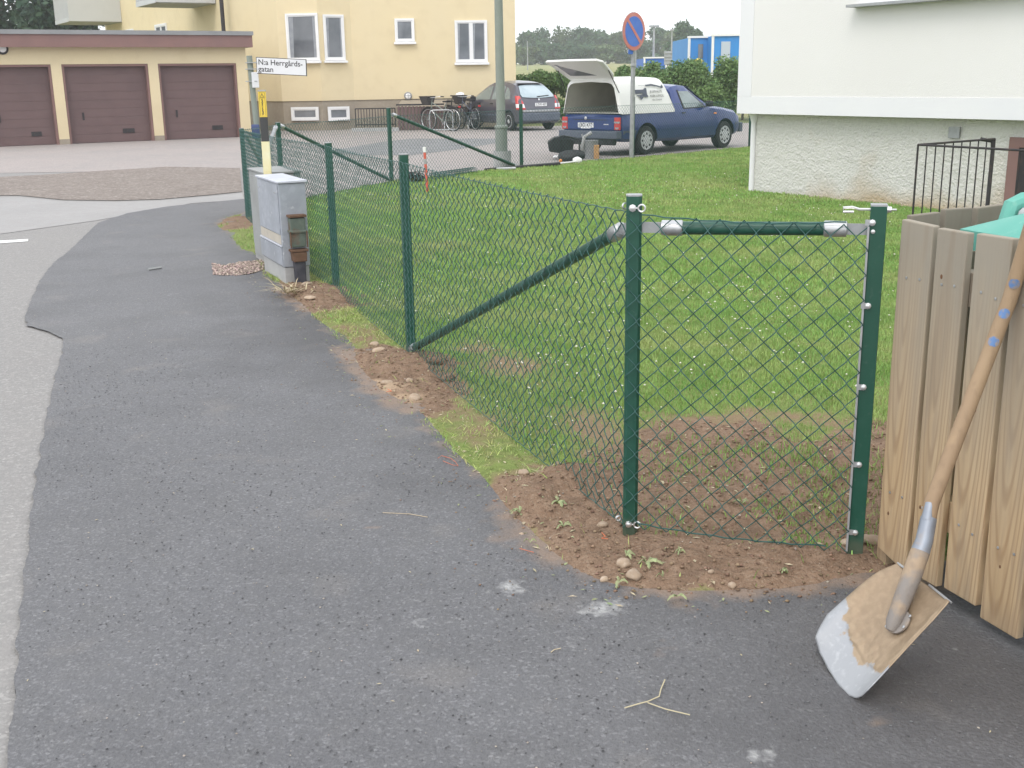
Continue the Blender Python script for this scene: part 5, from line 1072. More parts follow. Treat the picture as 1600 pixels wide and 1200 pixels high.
# roughcast plinth as a fine sheet that carries its stain
KI = .20; n1, n2 = 260, 36; vs = []; sv = []
s1_ = 10.5
for i in range(n1 + 1):
    for j in range(n2 + 1):
        s_ = .12 + (s1_ - .12) * i / n1; z = -.05 + (ZB + .05) * j / n2; jit = (float(RNG.random()) - .5) * .012
        vs.append(wpt(s_, KI + jit, z)); sv.append(1.15 * math.exp(-(max(0, z) / .20)) * math.exp(-((s_ - 2.9) / 1.6) ** 2) + .3 * math.exp(-max(0, z) / .1))
pm = MB().add(vs, [(i * (n2 + 1) + j, (i + 1) * (n2 + 1) + j, (i + 1) * (n2 + 1) + j + 1, i * (n2 + 1) + j + 1) for i in range(n1) for j in range(n2)]).build('plinth', M['rough_white'], wb, smooth=True, ang=80)
attr(pm.data, 'stainy', sv)
MB().hexa(wbx(.12, 12, KI + .02, 8, -.05, ZB)).build('plinth_core', M['concrete'], wb)
q = wpt(.13, KI - .02, 0); MB().tube([(q.x, q.y, -.02), (q.x, q.y, ZB)], .034, 10).build('downpipe', M['white_trim'], wb, smooth=True); MB().lathe([(.034, ZB - .12), (.06, ZB - .03), (.06, ZB)], (q.x, q.y, 0), n=12).build('pipe_collar', M['white_trim'], wb, smooth=True)
# window above with sill
sg = wh(1337, 8); ss = (sg - wbA).dot(wd); zs_ = sg.z
MB().hexa(wbx(ss, ss + 2.6, -.16, .0, zs_ - .03, zs_)).build('window_sill', M['galvd'], wb)
wf = MB(); wf.hexa(wbx(ss + .08, ss + 2.5, -.02, .0, zs_ + .002, zs_ + .10)); wf.hexa(wbx(ss + .08, ss + .18, -.02, 0, zs_ + .10, zs_ + 1.4)); wf.hexa(wbx(ss + 2.4, ss + 2.5, -.02, 0, zs_ + .10, zs_ + 1.4)); wf.hexa(wbx(ss + .18, ss + 2.4, -.02, 0, zs_ + 1.3, zs_ + 1.4)); wfo = wf.build('window', M['white_frame'], wb)
MB().hexa(wbx(ss + .18, ss + 2.4, -.01, -.001, zs_ + .10, zs_ + 1.3)).build('pane', M['glass'], wfo)
# vent and basement door
g = wh(1493, 207); s_ = (onplane(1493, 207, wpt(0, KI, 0), wn) - wbA).dot(wd); zv = onplane(1493, 207, wpt(0, KI, 0), wn).z
MB().hexa(wbx(s_ - .07, s_ + .07, KI - .03, KI - .008, zv - .06, zv + .06)).build('air_vent', M['galvd'], wb)
dg_ = onplane(1582, 214, wpt(0, KI, 0), wn); sdr = (dg_ - wbA).dot(wd)
dfr = MB().hexa(wbx(sdr, sdr + .12, KI - .045, KI - .008, -.4, dg_.z)).build('door', M['brown'], wb); MB().hexa(wbx(sdr + .12, sdr + 1.0, KI - .03, KI - .008, -.4, dg_.z)).build('dark_doorway', M['blackiron'], dfr); MB().hexa(wbx(sdr + .12, sdr + 1.05, KI - .045, KI - .031, dg_.z - .1, dg_.z)).build('door_head', M['brown'], dfr)  # black slab stands in for the shaded interior within the brown frame
# stair railing in front
rl0 = Vector((3.26, 9.08, 0)); rl1 = Vector((4.14, 9.72, 0)); rl2 = Vector((4.35, 7.3, 0))
sr_ = railing('stair_railing', 'black iron railing round the basement steps of the white house', [rl0, rl1], -.02, .95, [9], .006, .009)
MB().tube([(rl1.x - .12, rl1.y, .95), (rl1.x - .02, rl1.y, .93), (rl1.x - .01, rl1.y, .85), (rl1.x - .02, rl1.y - .02, .3), (rl1.x - .12, rl1.y - .05, .05)], .017, 8).build('gate_stile', M['blackiron'], sr_, smooth=True)
dB = (rl2 - rl0).normalized()
for z in (.95,): MB().tube([rl0 + Vector((0, 0, z)), rl2 + Vector((0, 0, z - .01))], .009, 6).build('rail', M['blackiron'], sr_)
for k in (.25, .33, .55, .9, 1.35, 1.8): q = rl0 + dB * k; MB().tube([(q.x, q.y, -.02), (q.x, q.y, .945)], .006, 6).build('bar', M['blackiron'], sr_)
# ================================================================== VEHICLES
def carbody(name, st, mat_, parent, nst=46, wheels=(), wr=.33, half=.8):
    """st: control stations (x, z_bottom, z_belt, z_top, half_width_low, half_width_top); local coords, +x forward"""
    st = np.array(st); xs = np.unique(np.concatenate([np.linspace(st[0, 0], st[-1, 0], nst), st[:, 0]])); cols = [np.interp(xs, st[:, 0], st[:, k]) for k in range(1, 6)]
    vs = []; K = 9
    for x, zb, zl, zt, w, wt in zip(xs, *cols):
        zl = min(zl, zt - .02); half_ = [(w * .90, zb), (w * .985, zb + .06), (w, zb + (zl - zb) * .45), (w * .992, zb + (zl - zb) * .8), (w * .965, zl), (wt + (w * .965 - wt) * .12, zl + (zt - zl) * .82), (wt * .93, zl + (zt - zl) * .955), (wt * .6, zt), (0, zt + .012)]
        ring_ = [(x, y, z) for y, z in half_] + [(x, -y, z) for y, z in half_[-2::-1]]
        vs += ring_
    R_ = 2 * K - 1; n = len(xs); fs = []
    for i in range(n - 1):
        for k in range(R_): fs.append((i * R_ + k, i * R_ + (k + 1) % R_, (i + 1) * R_ + (k + 1) % R_, (i + 1) * R_ + k))
    fs += [list(range(R_))[::-1], [(n - 1) * R_ + k for k in range(R_)]]
    me = bpy.data.meshes.new(name); me.from_pydata(vs, [], fs); me.update()
    bm = bmesh.new(); bm.from_mesh(me); bmesh.ops.recalc_face_normals(bm, faces=bm.faces); bm.to_mesh(me); bm.free()
    o = bpy.data.objects.new(name, me); COL.objects.link(o); me.materials.append(mat_); me.materials.append(M['black'])
    cuts = []
    for wx, wz in wheels:
        for sg in (-1, 1):
            c = MB().lathe([(wr, 0), (wr, .5)], (0, 0, 0), n=32); cm = bpy.data.meshes.new('cut'); cm.from_pydata([(wx + p[0], sg * (half + .2) - sg * p[2], wz + p[1]) for p in c.v], [], c.f); cm.update()
            b2 = bmesh.new(); b2.from_mesh(cm); bmesh.ops.recalc_face_normals(b2, faces=b2.faces); b2.to_mesh(cm); b2.free(); cm.materials.append(M['black'])
            co = bpy.data.objects.new('cut', cm); COL.objects.link(co); md = o.modifiers.new('b', 'BOOLEAN'); md.object = co; md.operation = 'DIFFERENCE'; md.solver = 'EXACT'
            try: md.material_mode = 'TRANSFER'
            except Exception: pass
            cuts.append(co)
    dg = bpy.context.evaluated_depsgraph_get(); dg.update(); me2 = bpy.data.meshes.new_from_object(o.evaluated_get(dg)); o.modifiers.clear(); o.data = me2
    for c in cuts: bpy.data.objects.remove(c)
    me2.polygons.foreach_set('use_smooth', [True] * len(me2.polygons)); me2.set_sharp_from_angle(angle=math.radians(32))
    o.parent = parent
    def Wd(x, z):
        zb, zl, zt, w, wt = [float(np.interp(x, st[:, 0], st[:, k])) for k in range(1, 6)]; zl = min(zl, zt - .02)
        ys = [w * .9, w * .985, w, w * .992, w * .965, wt + (w * .965 - wt) * .12, wt * .93, wt * .6]; zz_ = [zb, zb + .06, zb + (zl - zb) * .45, zb + (zl - zb) * .8, zl, zl + (zt - zl) * .82, zl + (zt - zl) * .955, zt]
        return float(np.interp(z, zz_, ys))
    def zt(x): return float(np.interp(x, st[:, 0], st[:, 3])) + .008
    return o, Wd, zt
def sidepoly(parent, Wd, pts, sg, m, nm_, off=.006, th=.012):
    P = [Vector((x, sg * (Wd(x, z) + off), z)) for x, z in pts]; return MB().slab(P, (0, -sg * th, 0)).build(nm_, m, parent, local=True)
def wheel(parent, x, y, sg, r, m_rim, holes=8):
    w = thing_local('wheel', parent); 
    tyre = MB().lathe([(r * .62, -.09), (r * .93, -.085), (r, -.06), (r, .06), (r * .93, .085), (r * .66, .092), (r * .62, .08)], (x, y, r), 'Y', 28).build('wheel', M['rubber'], parent, smooth=True, local=True)
    s_ = -sg  # outside direction on local y, lathe Y axis maps +h to -y
    MB().lathe([(r * .66, .0), (r * .66, s_ * .090), (r * .62, s_ * .094), (r * .58, s_ * .086), (r * .22, s_ * .090), (r * .1, s_ * .096)], (x, y, r), 'Y', 28).build('rim', m_rim, tyre, smooth=True, local=True)
    hm = MB()
    for k in range(holes):
        a = 2 * PI * k / holes; c = Vector((x + r * .46 * math.cos(a), y + sg * .088, r + r * .46 * math.sin(a)))
        hm.lathe([(r * .085, -.006), (r * .085, .006)], c, 'Y', 8)
    hm.build('rim_openings', M['black'], tyre, local=True, kind='stuff')
def thing_local(n, p): return None
# pickup -------------------------------------------------------------
hd = math.atan2(.69, .72); rc = Vector((2.22, 22.36, 0)); hw = .80; hdv = Vector((math.cos(hd), math.sin(hd), 0)); lft = Vector((-hdv.y, hdv.x, 0))
org = rc + lft * hw
pk_ = thing('pickup_truck', 'blue pickup truck with white cargo cap, its rear hatch open', 'pickup truck', org, hd)
stp = [(0, .34, .72, .745, .70, .68), (.05, .30, .76, .80, .785, .76), (.15, .28, .78, .815, .80, .77), (.75, .26, .79, .82, .80, .77), (1.68, .24, .80, .83, .80, .77), (1.70, .24, .82, 1.28, .80, .60), (1.80, .24, .82, 1.335, .80, .60), (2.0, .24, .82, 1.36, .80, .60), (2.22, .24, .83, 1.345, .80, .59), (2.32, .24, .84, 1.30, .80, .59), (2.92, .24, .86, .925, .80, .68), (3.0, .24, .85, .905, .80, .70), (3.4, .25, .80, .865, .80, .70), (3.82, .27, .72, .80, .79, .68), (3.97, .30, .66, .70, .76, .62), (4.07, .34, .55, .58, .68, .55)]
wh_ = [(.78, .285), (3.42, .285)]
pbod, PW, pzt = carbody('body', stp, M['carblue'], pk_, 60, wh_, .345, .8)
for x_, z_ in wh_:
    for sg in (-1, 1): wheel(pk_, x_, sg * .70, sg, .285, M['hub'], 8)
for sg in (-1, 1):
    sidepoly(pk_, PW, [(1.98, .86), (2.78, .875), (2.36, 1.20), (2.30, 1.24), (1.90, 1.245)], sg, M['black'], 'window_surround', .004)
    sidepoly(pk_, PW, [(2.02, .885), (2.70, .895), (2.33, 1.19), (2.27, 1.215), (1.94, 1.22)], sg, M['carglass'], 'side_window', .009)
    sidepoly(pk_, PW, [(.36, .44), (.40, .46), (.40, .465), (.36, .46)], sg, M['black'], 'trim', .004)
    sidepoly(pk_, PW, [(1.14, .475), (3.05, .475), (3.05, .50), (1.14, .50)], sg, M['carblue'], 'door_moulding', .012)
    sidepoly(pk_, PW, [(.06, .50), (.44, .50), (.40, .30), (.08, .32)], sg, M['bumper'], 'rear_bumper_end', .016, .02)
    sidepoly(pk_, PW, [(3.78, .52), (4.0, .52), (4.0, .32), (3.80, .30)], sg, M['bumper'], 'front_bumper_end', .016, .02)
    sidepoly(pk_, PW, [(3.0, .765), (3.09, .765), (3.09, .735), (3.0, .735)], sg, M['amber'], 'indicator', .010)
    sidepoly(pk_, PW, [(1.86, .80), (1.865, .80), (1.865, .33), (1.86, .33)], sg, M['black'], 'door_gap', .004, .004); sidepoly(pk_, PW, [(2.87, .82), (2.875, .82), (2.875, .33), (2.87, .33)], sg, M['black'], 'door_gap', .004, .004)
    sidepoly(pk_, PW, [(1.92, .80), (2.02, .80), (2.02, .775), (1.92, .775)], sg, M['black'], 'door_handle', .018, .02)
    MB().box((2.72, sg * .87, .95), (.10, .14, .12)).build('mirror', M['black'], pk_, bevel=.02, local=True)
MB().hexa([Vector(p) for p in ((2.93, -.62, .925), (2.93, .62, .925), (2.90, .66, .95), (2.90, -.66, .95), (2.36, -.52, 1.295), (2.36, .52, 1.295), (2.345, .54, 1.32), (2.345, -.54, 1.32))]).build('windscreen', M['carglass'], pk_, local=True)
MB().box((-.012, 0, .63), (.03, 1.24, .23)).build('tailgate', M['carblue'], pk_, bevel=.008, local=True)
MB().box((-.032, 0, .705), (.01, .9, .012)).build('tailgate_crease', M['black'], pk_, local=True)
for sg in (-1, 1):
    tl = MB().box((-.012, sg * .70, .635), (.035, .15, .24)).build('tail_lamp', M['red_lamp'], pk_, bevel=.008, local=True)
    MB().box((-.031, sg * .70, .66), (.006, .145, .035)).build('lamp_band', M['galvd'], tl, local=True); MB().box((-.031, sg * .70, .55), (.006, .08, .035)).build('lamp_band', M['galvd'], tl, local=True)
MB().box((-.05, 0, .42), (.16, 1.56, .15)).build('rear_bumper', M['bumper'], pk_, bevel=.02, local=True); MB().box((-.02, 0, .30), (.1, 1.3, .16)).build('valance', M['black'], pk_, bevel=.02, local=True)
MB().box((4.08, 0, .42), (.12, 1.5, .2)).build('front_bumper', M['bumper'], pk_, bevel=.02, local=True)
pt_ = MB().box((-.032, .12, .60), (.008, .42, .095)).build('number_plate', M['plate'], pk_, local=True)
# plate text faces backwards (-x): x axis of text = local -y
text('LBO 477', .098, M['signblack'], 'plate_lettering', None, frame4((-.0372, .12 + .185, .60), (0, -1, 0), (0, 0, 1)), .001).parent = pt_
MB().box((-.033, .12, .545), (.008, .26, .02)).build('plate_holder', M['plate'], pk_, local=True)
MB().lathe([(.032, 0), (.032, .008), (.02, .012)], (-.030, .12, .735), n=16, M=Vector((-1, 0, 0)).to_track_quat('Z', 'Y').to_matrix()).build('round_badge', M['steel'], pk_, smooth=True, local=True)
MB().box((-.030, -.42, .62), (.006, .13, .018)).build('model_badge', M['steel'], pk_, local=True)
# cargo cap: hollow shell open to the rear
def capshell(inner):
    t = .03 if inner else 0; vs = []; prof = []
    stc = [(.02, 1.475), (.35, 1.495), (1.2, 1.50), (1.38, 1.49), (1.46, 1.42), (1.55, 1.22), (1.66, .86)]
    if inner: stc = [(.0, 1.445), (.35, 1.465), (1.2, 1.47), (1.34, 1.45), (1.42, 1.38), (1.52, 1.18), (1.6, .87)]
    for x, z in stc:
        k = (z - .83) / .66; zb = .815 if not inner else .835; w0 = .79 - t; w1 = .64 - t
        wtop = w0 + (w1 - w0) * k
        vs += [(x, y, zz_) for y, zz_ in ((w0, zb), (w0 - (w0 - wtop) * .5, zb + (z - zb) * .5), (wtop + .015, z - .10 * min(1, k * 1.2)), (wtop - .05, z - .03 * k), (wtop - .14, z), (0, z + .025 * k), (-(wtop - .14), z), (-(wtop - .05), z - .03 * k), (-(wtop + .015), z - .10 * min(1, k * 1.2)), (-(w0 - (w0 - wtop) * .5), zb + (z - zb) * .5), (-w0, zb))]
    n = 11; fs = [(i * n + k, i * n + k + 1, (i + 1) * n + k + 1, (i + 1) * n + k) for i in range(len(stc) - 1) for k in range(n - 1)]
    fs.append([(len(stc) - 1) * n + k for k in range(n)])
    return vs, fs
cap = MB(); v1, f1 = capshell(False); cap.add(v1, f1); co_ = cap.build('cargo_cap', M['capwhite'], pk_, smooth=True, local=True, ang=50)
ci = MB(); v2, f2 = capshell(True); ci.add(v2, f2); ci.build('cap_lining', M['capin'], co_, smooth=True, local=True, ang=50)
er = MB(); er.add([*v1[:11], *[(x - .02, y * .965, z if k in (0, 10) else z - .035) for k, (x, y, z) in enumerate(v2[:11])]], [(k, k + 1, 12 + k, 11 + k) for k in range(10)]); er.build('rear_rim', M['capwhite'], co_, local=True)
MB().box((.85, 0, .832), (1.6, 1.5, .01)).build('bed_cover', M['capin'], pk_, local=True)
MB().hexa([Vector(p) for p in ((.25, -.72, .84), (1.3, -.66, .84), (1.3, -.3, .84), (.6, -.1, .84), (.4, -.64, .98), (1.3, -.58, 1.12), (1.3, -.4, 1.08), (.8, -.2, .86))]).build('tarpaulin', M['black'], pk_, local=True)
# open hatch
ha = math.radians(28); hx = Vector((-math.cos(ha), 0, math.sin(ha))); hnn = Vector((math.sin(ha), 0, math.cos(ha))); h0 = Vector((.02, 0, 1.495))
def hp(a, y, k=0): return h0 + hx * a + Vector((0, y, 0)) + hnn * k
Lh = .70
ol = [(0, -.56), (.12, -.63), (.5, -.70), (Lh - .1, -.73), (Lh, -.66), (Lh + .02, 0), (Lh, .66), (Lh - .1, .73), (.5, .70), (.12, .63), (0, .56)]
il = [(.14, -.46), (.5, -.54), (Lh - .14, -.57), (Lh - .12, 0), (Lh - .14, .57), (.5, .54), (.14, .46)]
hat = MB(); cv = lambda a: .07 * (1 - ((a - .4) / .45) ** 2)
outer_ = [hp(a, y, cv(a)) for a, y in ol]; inn_ = [hp(a, y, cv(a)) for a, y in il]
hat = MB().slab(outer_, hnn * -.035); ho = hat.build('hatch', M['capwhite'], pk_, local=True)
MB().slab([p - hnn * .056 for p in inn_], hnn * .004).build('hatch_window', M['glass'], ho, local=True); MB().slab([p + hnn * .002 for p in inn_], hnn * .004).build('hatch_window', M['carglass'], ho, local=True)
rimb = MB()
for k in range(len(outer_)): a = outer_[k] - hnn * .035; b = outer_[(k + 1) % len(outer_)] - hnn * .035; rimb.tube([a, b], .016, 6)
rimb.build('hatch_frame', M['capwhite'], ho, local=True)
for sg in (-1, 1): MB().tube([hp(.34, sg * .66, cv(.3) - .04), Vector((.03, sg * .70, 1.22))], .009, 6).build('gas_strut', M['black'], ho, local=True)
# printing on the cap side (truck's right side = local -y)
def side_text(s_, size, x, z):
    y = -(.79 + (.64 - .79) * ((z - .815) / .68) + .026)
    tlt = Vector((0, .15, .68)).normalized()
    o_ = text(s_, size, M['signblack'], 'lettering', None, frame4((x, y, z), (1, 0, 0), tlt), .0); o_.parent = co_
side_text('JEGERMALMS', .066, .93, 1.225); side_text('MARK & BYGG', .066, .92, 1.14); side_text('076 175 40 44', .050, .98, 1.065)
def sidepat(pts, nm_='digger_print'):
    P = [Vector((x, -(.79 + (.64 - .79) * ((z - .815) / .68) + .022), z)) for x, z in pts]; MB().slab(P, (0, -.001, 0)).build(nm_, M['bumper'], co_, local=True)
sidepat([(.48, 1.19), (.48, 1.27), (.74, 1.27), (.78, 1.30), (.84, 1.30), (.84, 1.16), (.70, 1.16), (.70, 1.20)]); sidepat([(.52, 1.15), (.60, 1.14), (.63, 1.08), (.66, 1.08), (.72, 1.13), (.86, 1.12), (.86, 1.165), (.52, 1.165)])
sidepat([(.82, 1.36), (1.0, 1.375), (1.20, 1.345), (1.33, 1.315), (1.33, 1.29), (1.18, 1.32), (1.0, 1.34), (.82, 1.33)]); sidepat([(1.30, 1.33), (1.345, 1.36), (1.38, 1.30), (1.30, 1.29)]); sidepat([(.60, 1.345), (.80, 1.345), (.80, 1.35), (.60, 1.35)])
# small hatchback ------------------------------------------------------
cw = G(795, 204.5); hv = Vector((-.52, .854, 0)).normalized(); cl = Vector((-hv.y, hv.x, 0))       # left of the car
corg = cw - hv * .66 - cl * .74
hb = thing('hatchback_car', 'grey violet small hatchback parked by the yellow wall beside the bicycles', 'car', corg, math.atan2(hv.y, hv.x)); hb.scale = (.95, .93, .97)
stc = [(0, .34, .55, .60, .62, .58), (.04, .28, .62, .68, .72, .66), (.08, .24, .78, .80, .76, .72), (.14, .22, .90, .955, .79, .70), (.20, .22, .92, 1.04, .80, .67), (.46, .22, .93, 1.27, .825, .62), (.66, .22, .93, 1.395, .83, .59), (.85, .22, .93, 1.45, .83, .58), (1.15, .22, .93, 1.495, .83, .57), (1.55, .22, .92, 1.515, .83, .57), (1.95, .22, .91, 1.485, .83, .57), (2.3, .22, .90, 1.40, .83, .57), (2.8, .22, .90, 1.19, .83, .60), (3.1, .22, .89, 1.01, .82, .64), (3.35, .23, .80, .90, .81, .62), (3.62, .26, .70, .76, .77, .58), (3.78, .30, .56, .62, .68, .5), (3.85, .34, .5, .52, .56, .44)]
wc = [(.66, .29), (3.12, .29)]
cb, CW, czt = carbody('body', stc, M['cargrey'], hb, 60, wc, .345, .83)
for x_, z_ in wc:
    for sg in (-1, 1): wheel(hb, x_, sg * .73, sg, .29, M['hub'], 9)
for sg in (-1, 1):
    sidepoly(hb, CW, [(.62, .96), (1.0, .955), (1.0, 1.32), (.88, 1.28), (.72, 1.15)], sg, M['carglass'], 'quarter_window', .006)
    sidepoly(hb, CW, [(1.08, .955), (1.75, .95), (1.78, 1.37), (1.1, 1.35)], sg, M['carglass'], 'rear_door_window', .006)
    sidepoly(hb, CW, [(1.86, .95), (2.95, .93), (2.60, 1.20), (2.25, 1.31), (1.88, 1.36)], sg, M['carglass'], 'front_door_window', .006)
    def th_(x0, x1, y0, y1, z0, X0, X1, Y0, Y1, z1): return [Vector(p) for p in ((x0, sg * y0, z0), (x1, sg * y0, z0), (x1, sg * y1, z0), (x0 + .07, sg * y1, z0), (X0, sg * Y0, z1), (X1, sg * Y0, z1), (X1, sg * Y1, z1), (X0 + .05, sg * Y1, z1))]
    tlm = MB().hexa(th_(.0, .2, .56, .815, .64, .02, .22, .58, .81, .70)).build('tail_lamp', M['red_lamp'], hb, bevel=.01, local=True)
    MB().hexa(th_(.022, .22, .58, .81, .702, .06, .26, .60, .80, .82)).build('reversing_lamp', M['whitepl'], tlm, bevel=.01, local=True)
    MB().hexa(th_(.062, .26, .60, .80, .822, .20, .36, .68, .76, 1.06)).build('tail_lamp', M['red_lamp'], hb, bevel=.01, local=True)
    sidepoly(hb, CW, [(1.03, .90), (1.035, .90), (1.035, .30), (1.03, .30)], sg, M['black'], 'door_gap', .004, .004); sidepoly(hb, CW, [(1.8, .90), (1.805, .90), (1.805, .30), (1.8, .30)], sg, M['black'], 'door_gap', .004, .004); sidepoly(hb, CW, [(2.85, .88), (2.855, .88), (2.855, .30), (2.85, .30)], sg, M['black'], 'door_gap', .004, .004)
    sidepoly(hb, CW, [(1.05, .50), (2.7, .50), (2.7, .45), (1.05, .45)], sg, M['bumper'], 'door_moulding', .014, .02)
    MB().box((2.72, sg * .93, .98), (.12, .18, .13)).build('mirror', M['black'], hb, bevel=.03, local=True)
    for xx in (1.62, 2.45): sidepoly(hb, CW, [(xx, .84), (xx + .16, .84), (xx + .16, .81), (xx, .81)], sg, M['black'], 'door_handle', .022, .02)
def rearx(z): return float(np.interp(z, [.60, .68, .80, .955, 1.04, 1.27, 1.395, 1.45], [0, .04, .08, .14, .20, .46, .66, .85]))
def rp(y, z, k=.012): return Vector((rearx(z) - k + .012 * (abs(y) / .7) ** 3, y, z))
rw = [(-.60, 1.02), (-.3, 1.0), (0, .99), (.3, 1.0), (.60, 1.02), (.62, 1.10), (.54, 1.27), (.48, 1.36), (.2, 1.385), (0, 1.39), (-.2, 1.385), (-.48, 1.36), (-.54, 1.27), (-.62, 1.10)]
n = len(rw); mmb = MB(); c_ = rp(0, 1.2, .05); mmb.add([rp(y, z, .035) for y, z in rw] + [rp(0, 1.2, .045)], [(k, (k + 1) % n, n) for k in range(n)]); mmb.build('rear_window', M['rearglass'], hb, smooth=True, local=True)
MB().tube([rp(.05, 1.03, .045), rp(-.42, 1.06, .045)], .012, 6).build('wiper', M['black'], hb, local=True)
MB().box((.02, 0, .60), (.14, 1.42, .07)).build('bumper_step', M['galvd'], hb, bevel=.02, local=True); MB().box((-.0, 0, .42), (.14, 1.46, .27)).build('rear_bumper', M['bumper'], hb, bevel=.05, local=True)
pt2 = MB().box((.055, -.04, .79), (.03, .44, .10)).build('number_plate', M['plate'], hb, local=True); tx = text('LTW 437', .10, M['signblack'], 'plate_lettering', None, frame4((.0385, -.04 + .19, .79), (0, -1, 0), (0, 0, 1)), .001); tx.parent = pt2
MB().lathe([(.03, 0), (.03, .01)], rp(0, .945, .02), n=14, M=Vector((-1, 0, .2)).to_track_quat('Z', 'Y').to_matrix()).build('round_badge', M['steel'], hb, local=True)
MB().box((.66, 0, 1.425), (.16, .9, .02)).build('spoiler', M['black'], hb, bevel=.006, local=True)
# ================================================================== BICYCLES + RACK
def bicycle(loc, rz, frame_m, label, basket=True, carrier=True, cloth=None, box=False):
    t = thing('bicycle', label, 'bicycle', loc, rz, 'bicycles parked by the yellow wall'); r = .34; wb_ = 1.06
    for x in (0, wb_):
        w = MB().tube([(x + r * math.cos(a), 0, r + r * math.sin(a)) for a in [2 * PI * k / 28 for k in range(28)]], .02, 7, closed=True).build('wheel', M['rubber'], t, smooth=True, local=True)
        MB().tube([(x + (r - .03) * math.cos(a), 0, r + (r - .03) * math.sin(a)) for a in [2 * PI * k / 28 for k in range(28)]], .012, 6, closed=True).build('rim', M['steel'], w, smooth=True, local=True)
        sp = MB()
        for k in range(14): a = 2 * PI * k / 14; sp.tube([(x, .02 * (-1) ** k, r), (x + (r - .03) * math.cos(a), 0, r + (r - .03) * math.sin(a))], .0022, 3, caps=False)
        sp.lathe([(.022, -.04), (.022, .04)], (x, 0, r), 'Y', 8); sp.build('spokes', M['galv'], w, local=True, kind='stuff')
        MB().tube([(x + (r + .035) * math.cos(a), 0, r + (r + .035) * math.sin(a)) for a in [PI * (.02 + .9 * k / 12) if x == 0 else PI * (.12 + .75 * k / 12) for k in range(13)]], .022, 5).build('mudguard', M['black'], t, smooth=True, local=True)
    bb = (.44, 0, .29); seat = (.28, 0, .80); head = (.90, 0, .86); headl = (.93, 0, .66)
    f_ = MB()
    for a, b, rr in ((bb, seat, .016), (bb, headl, .019), ((.34, 0, .60), head, .014), ((0, .05, r), bb, .01), ((0, -.05, r), bb, .01), ((0, .05, r), (.31, 0, .7), .009), ((0, -.05, r), (.31, 0, .7), .009), (head, headl, .019), (headl, (wb_, .05, r), .012), (headl, (wb_, -.05, r), .012), (head, (.87, 0, .98), .012)): f_.tube([a, b], rr, 8)
    f_.build('frame', frame_m, t, smooth=True, local=True)
    hbm = MB().tube([(.70, .29, 1.02), (.80, .25, 1.03), (.88, .08, 1.0), (.88, -.08, 1.0), (.80, -.25, 1.03), (.70, -.29, 1.02)], .011, 8).build('handlebar', M['steel'], t, smooth=True, local=True)
    for sg in (-1, 1): MB().tube([(.66, sg * .295, 1.02), (.77, sg * .27, 1.028)], .018, 8).build('grip', M['black'], hbm, smooth=True, local=True)
    MB().hexa([Vector(p) for p in ((.14, -.09, .86), (.40, -.03, .86), (.40, .03, .86), (.14, .09, .86), (.13, -.10, .92), (.42, -.025, .90), (.42, .025, .90), (.13, .10, .92))]).build('saddle', M['black'], t, bevel=.015, local=True); MB().tube([seat, (.26, 0, .87)], .013, 8).build('seat_post', M['steel'], t, local=True)
    MB().lathe([(.09, -.012), (.09, .0)], (.44, -.05, .29), 'Y', 18).build('chainring', M['galvd'], t, local=True); MB().tube([(.44, -.06, .29), (.54, -.07, .17)], .01, 6).build('crank', M['steel'], t, local=True); MB().tube([(.44, .06, .29), (.34, .07, .41)], .01, 6).build('crank', M['steel'], t, local=True)
    MB().tube([(.30, .05, .3), (.22, .16, .02)], .009, 6).build('kickstand', M['steel'], t, local=True)
    if carrier:
        c = MB()
        for y in (-.06, 0, .06): c.tube([(-.28, y, .76), (.20, y, .76)], .006, 5)
        for y in (-.06, .06): c.tube([(0, y, r), (-.12, y, .76)], .006, 5)
        c.build('carrier', M['black'], t, local=True); MB().box((-.30, 0, .73), (.02, .08, .05)).build('rear_reflector', M['red_lamp'], t, local=True)
    if basket:
        b = MB(); z0, z1 = .78, 1.04; p0 = [(.96, -.12), (1.20, -.12), (1.20, .12), (.96, .12)]; p1 = [(.92, -.19), (1.26, -.19), (1.26, .19), (.92, .19)]
        b.add([(x, y, z0) for x, y in p0] + [(x, y, z1) for x, y in p1], [(3, 2, 1, 0), (0, 1, 5, 4), (1, 2, 6, 5), (2, 3, 7, 6), (3, 0, 4, 7)])
        b.tube([(x, y, z1) for x, y in p1], .01, 6, closed=True); b.build('basket', M['basket'], t, local=True)
    if cloth: 
        MB().blob((1.08, 0, 1.06), (.15, .14, .09), 5, .12, 2).build('white_bag', M['whitepl'], t, smooth=True, local=True)
    if box: MB().box((-.08, 0, .88), (.30, .26, .2)).build('white_pannier', M['whitepl'], t, bevel=.03, local=True)
bicycle((G(708, 205).x, G(708, 205).y, 0), math.radians(138), M['greygreen'], 'grey bicycle with a dark front basket, nearest the basement gate')
bicycle((G(738, 203).x + .1, G(738, 203).y + .05, 0), math.radians(118), M['bumper'], 'middle bicycle with a white bag in its front basket', True, True, True)
bicycle((G(742, 200).x + .02, G(742, 200).y + .25, 0), math.radians(150), M['black'], 'dark bicycle nearest the parked hatchback with a white pannier', False, True, None, True)
rk_ = thing('bicycle_rack', 'low galvanised hoop rack beside the grey bicycle', 'rack', G(672, 206))
q0 = G(672, 206); MB().tube([(q0.x, q0.y, 0), (q0.x, q0.y, .55), (q0.x + .04, q0.y, .62), (q0.x + .12, q0.y, .64), (q0.x + .6, q0.y + .08, .64), (q0.x + .7, q0.y + .08, .58), (q0.x + .7, q0.y + .08, 0)], .018, 8).build('hoop', M['galv'], rk_, smooth=True); MB().tube([(q0.x, q0.y, .06), (q0.x + .7, q0.y + .08, .06)], .015, 6).build('foot_rail', M['galv'], rk_, smooth=True)
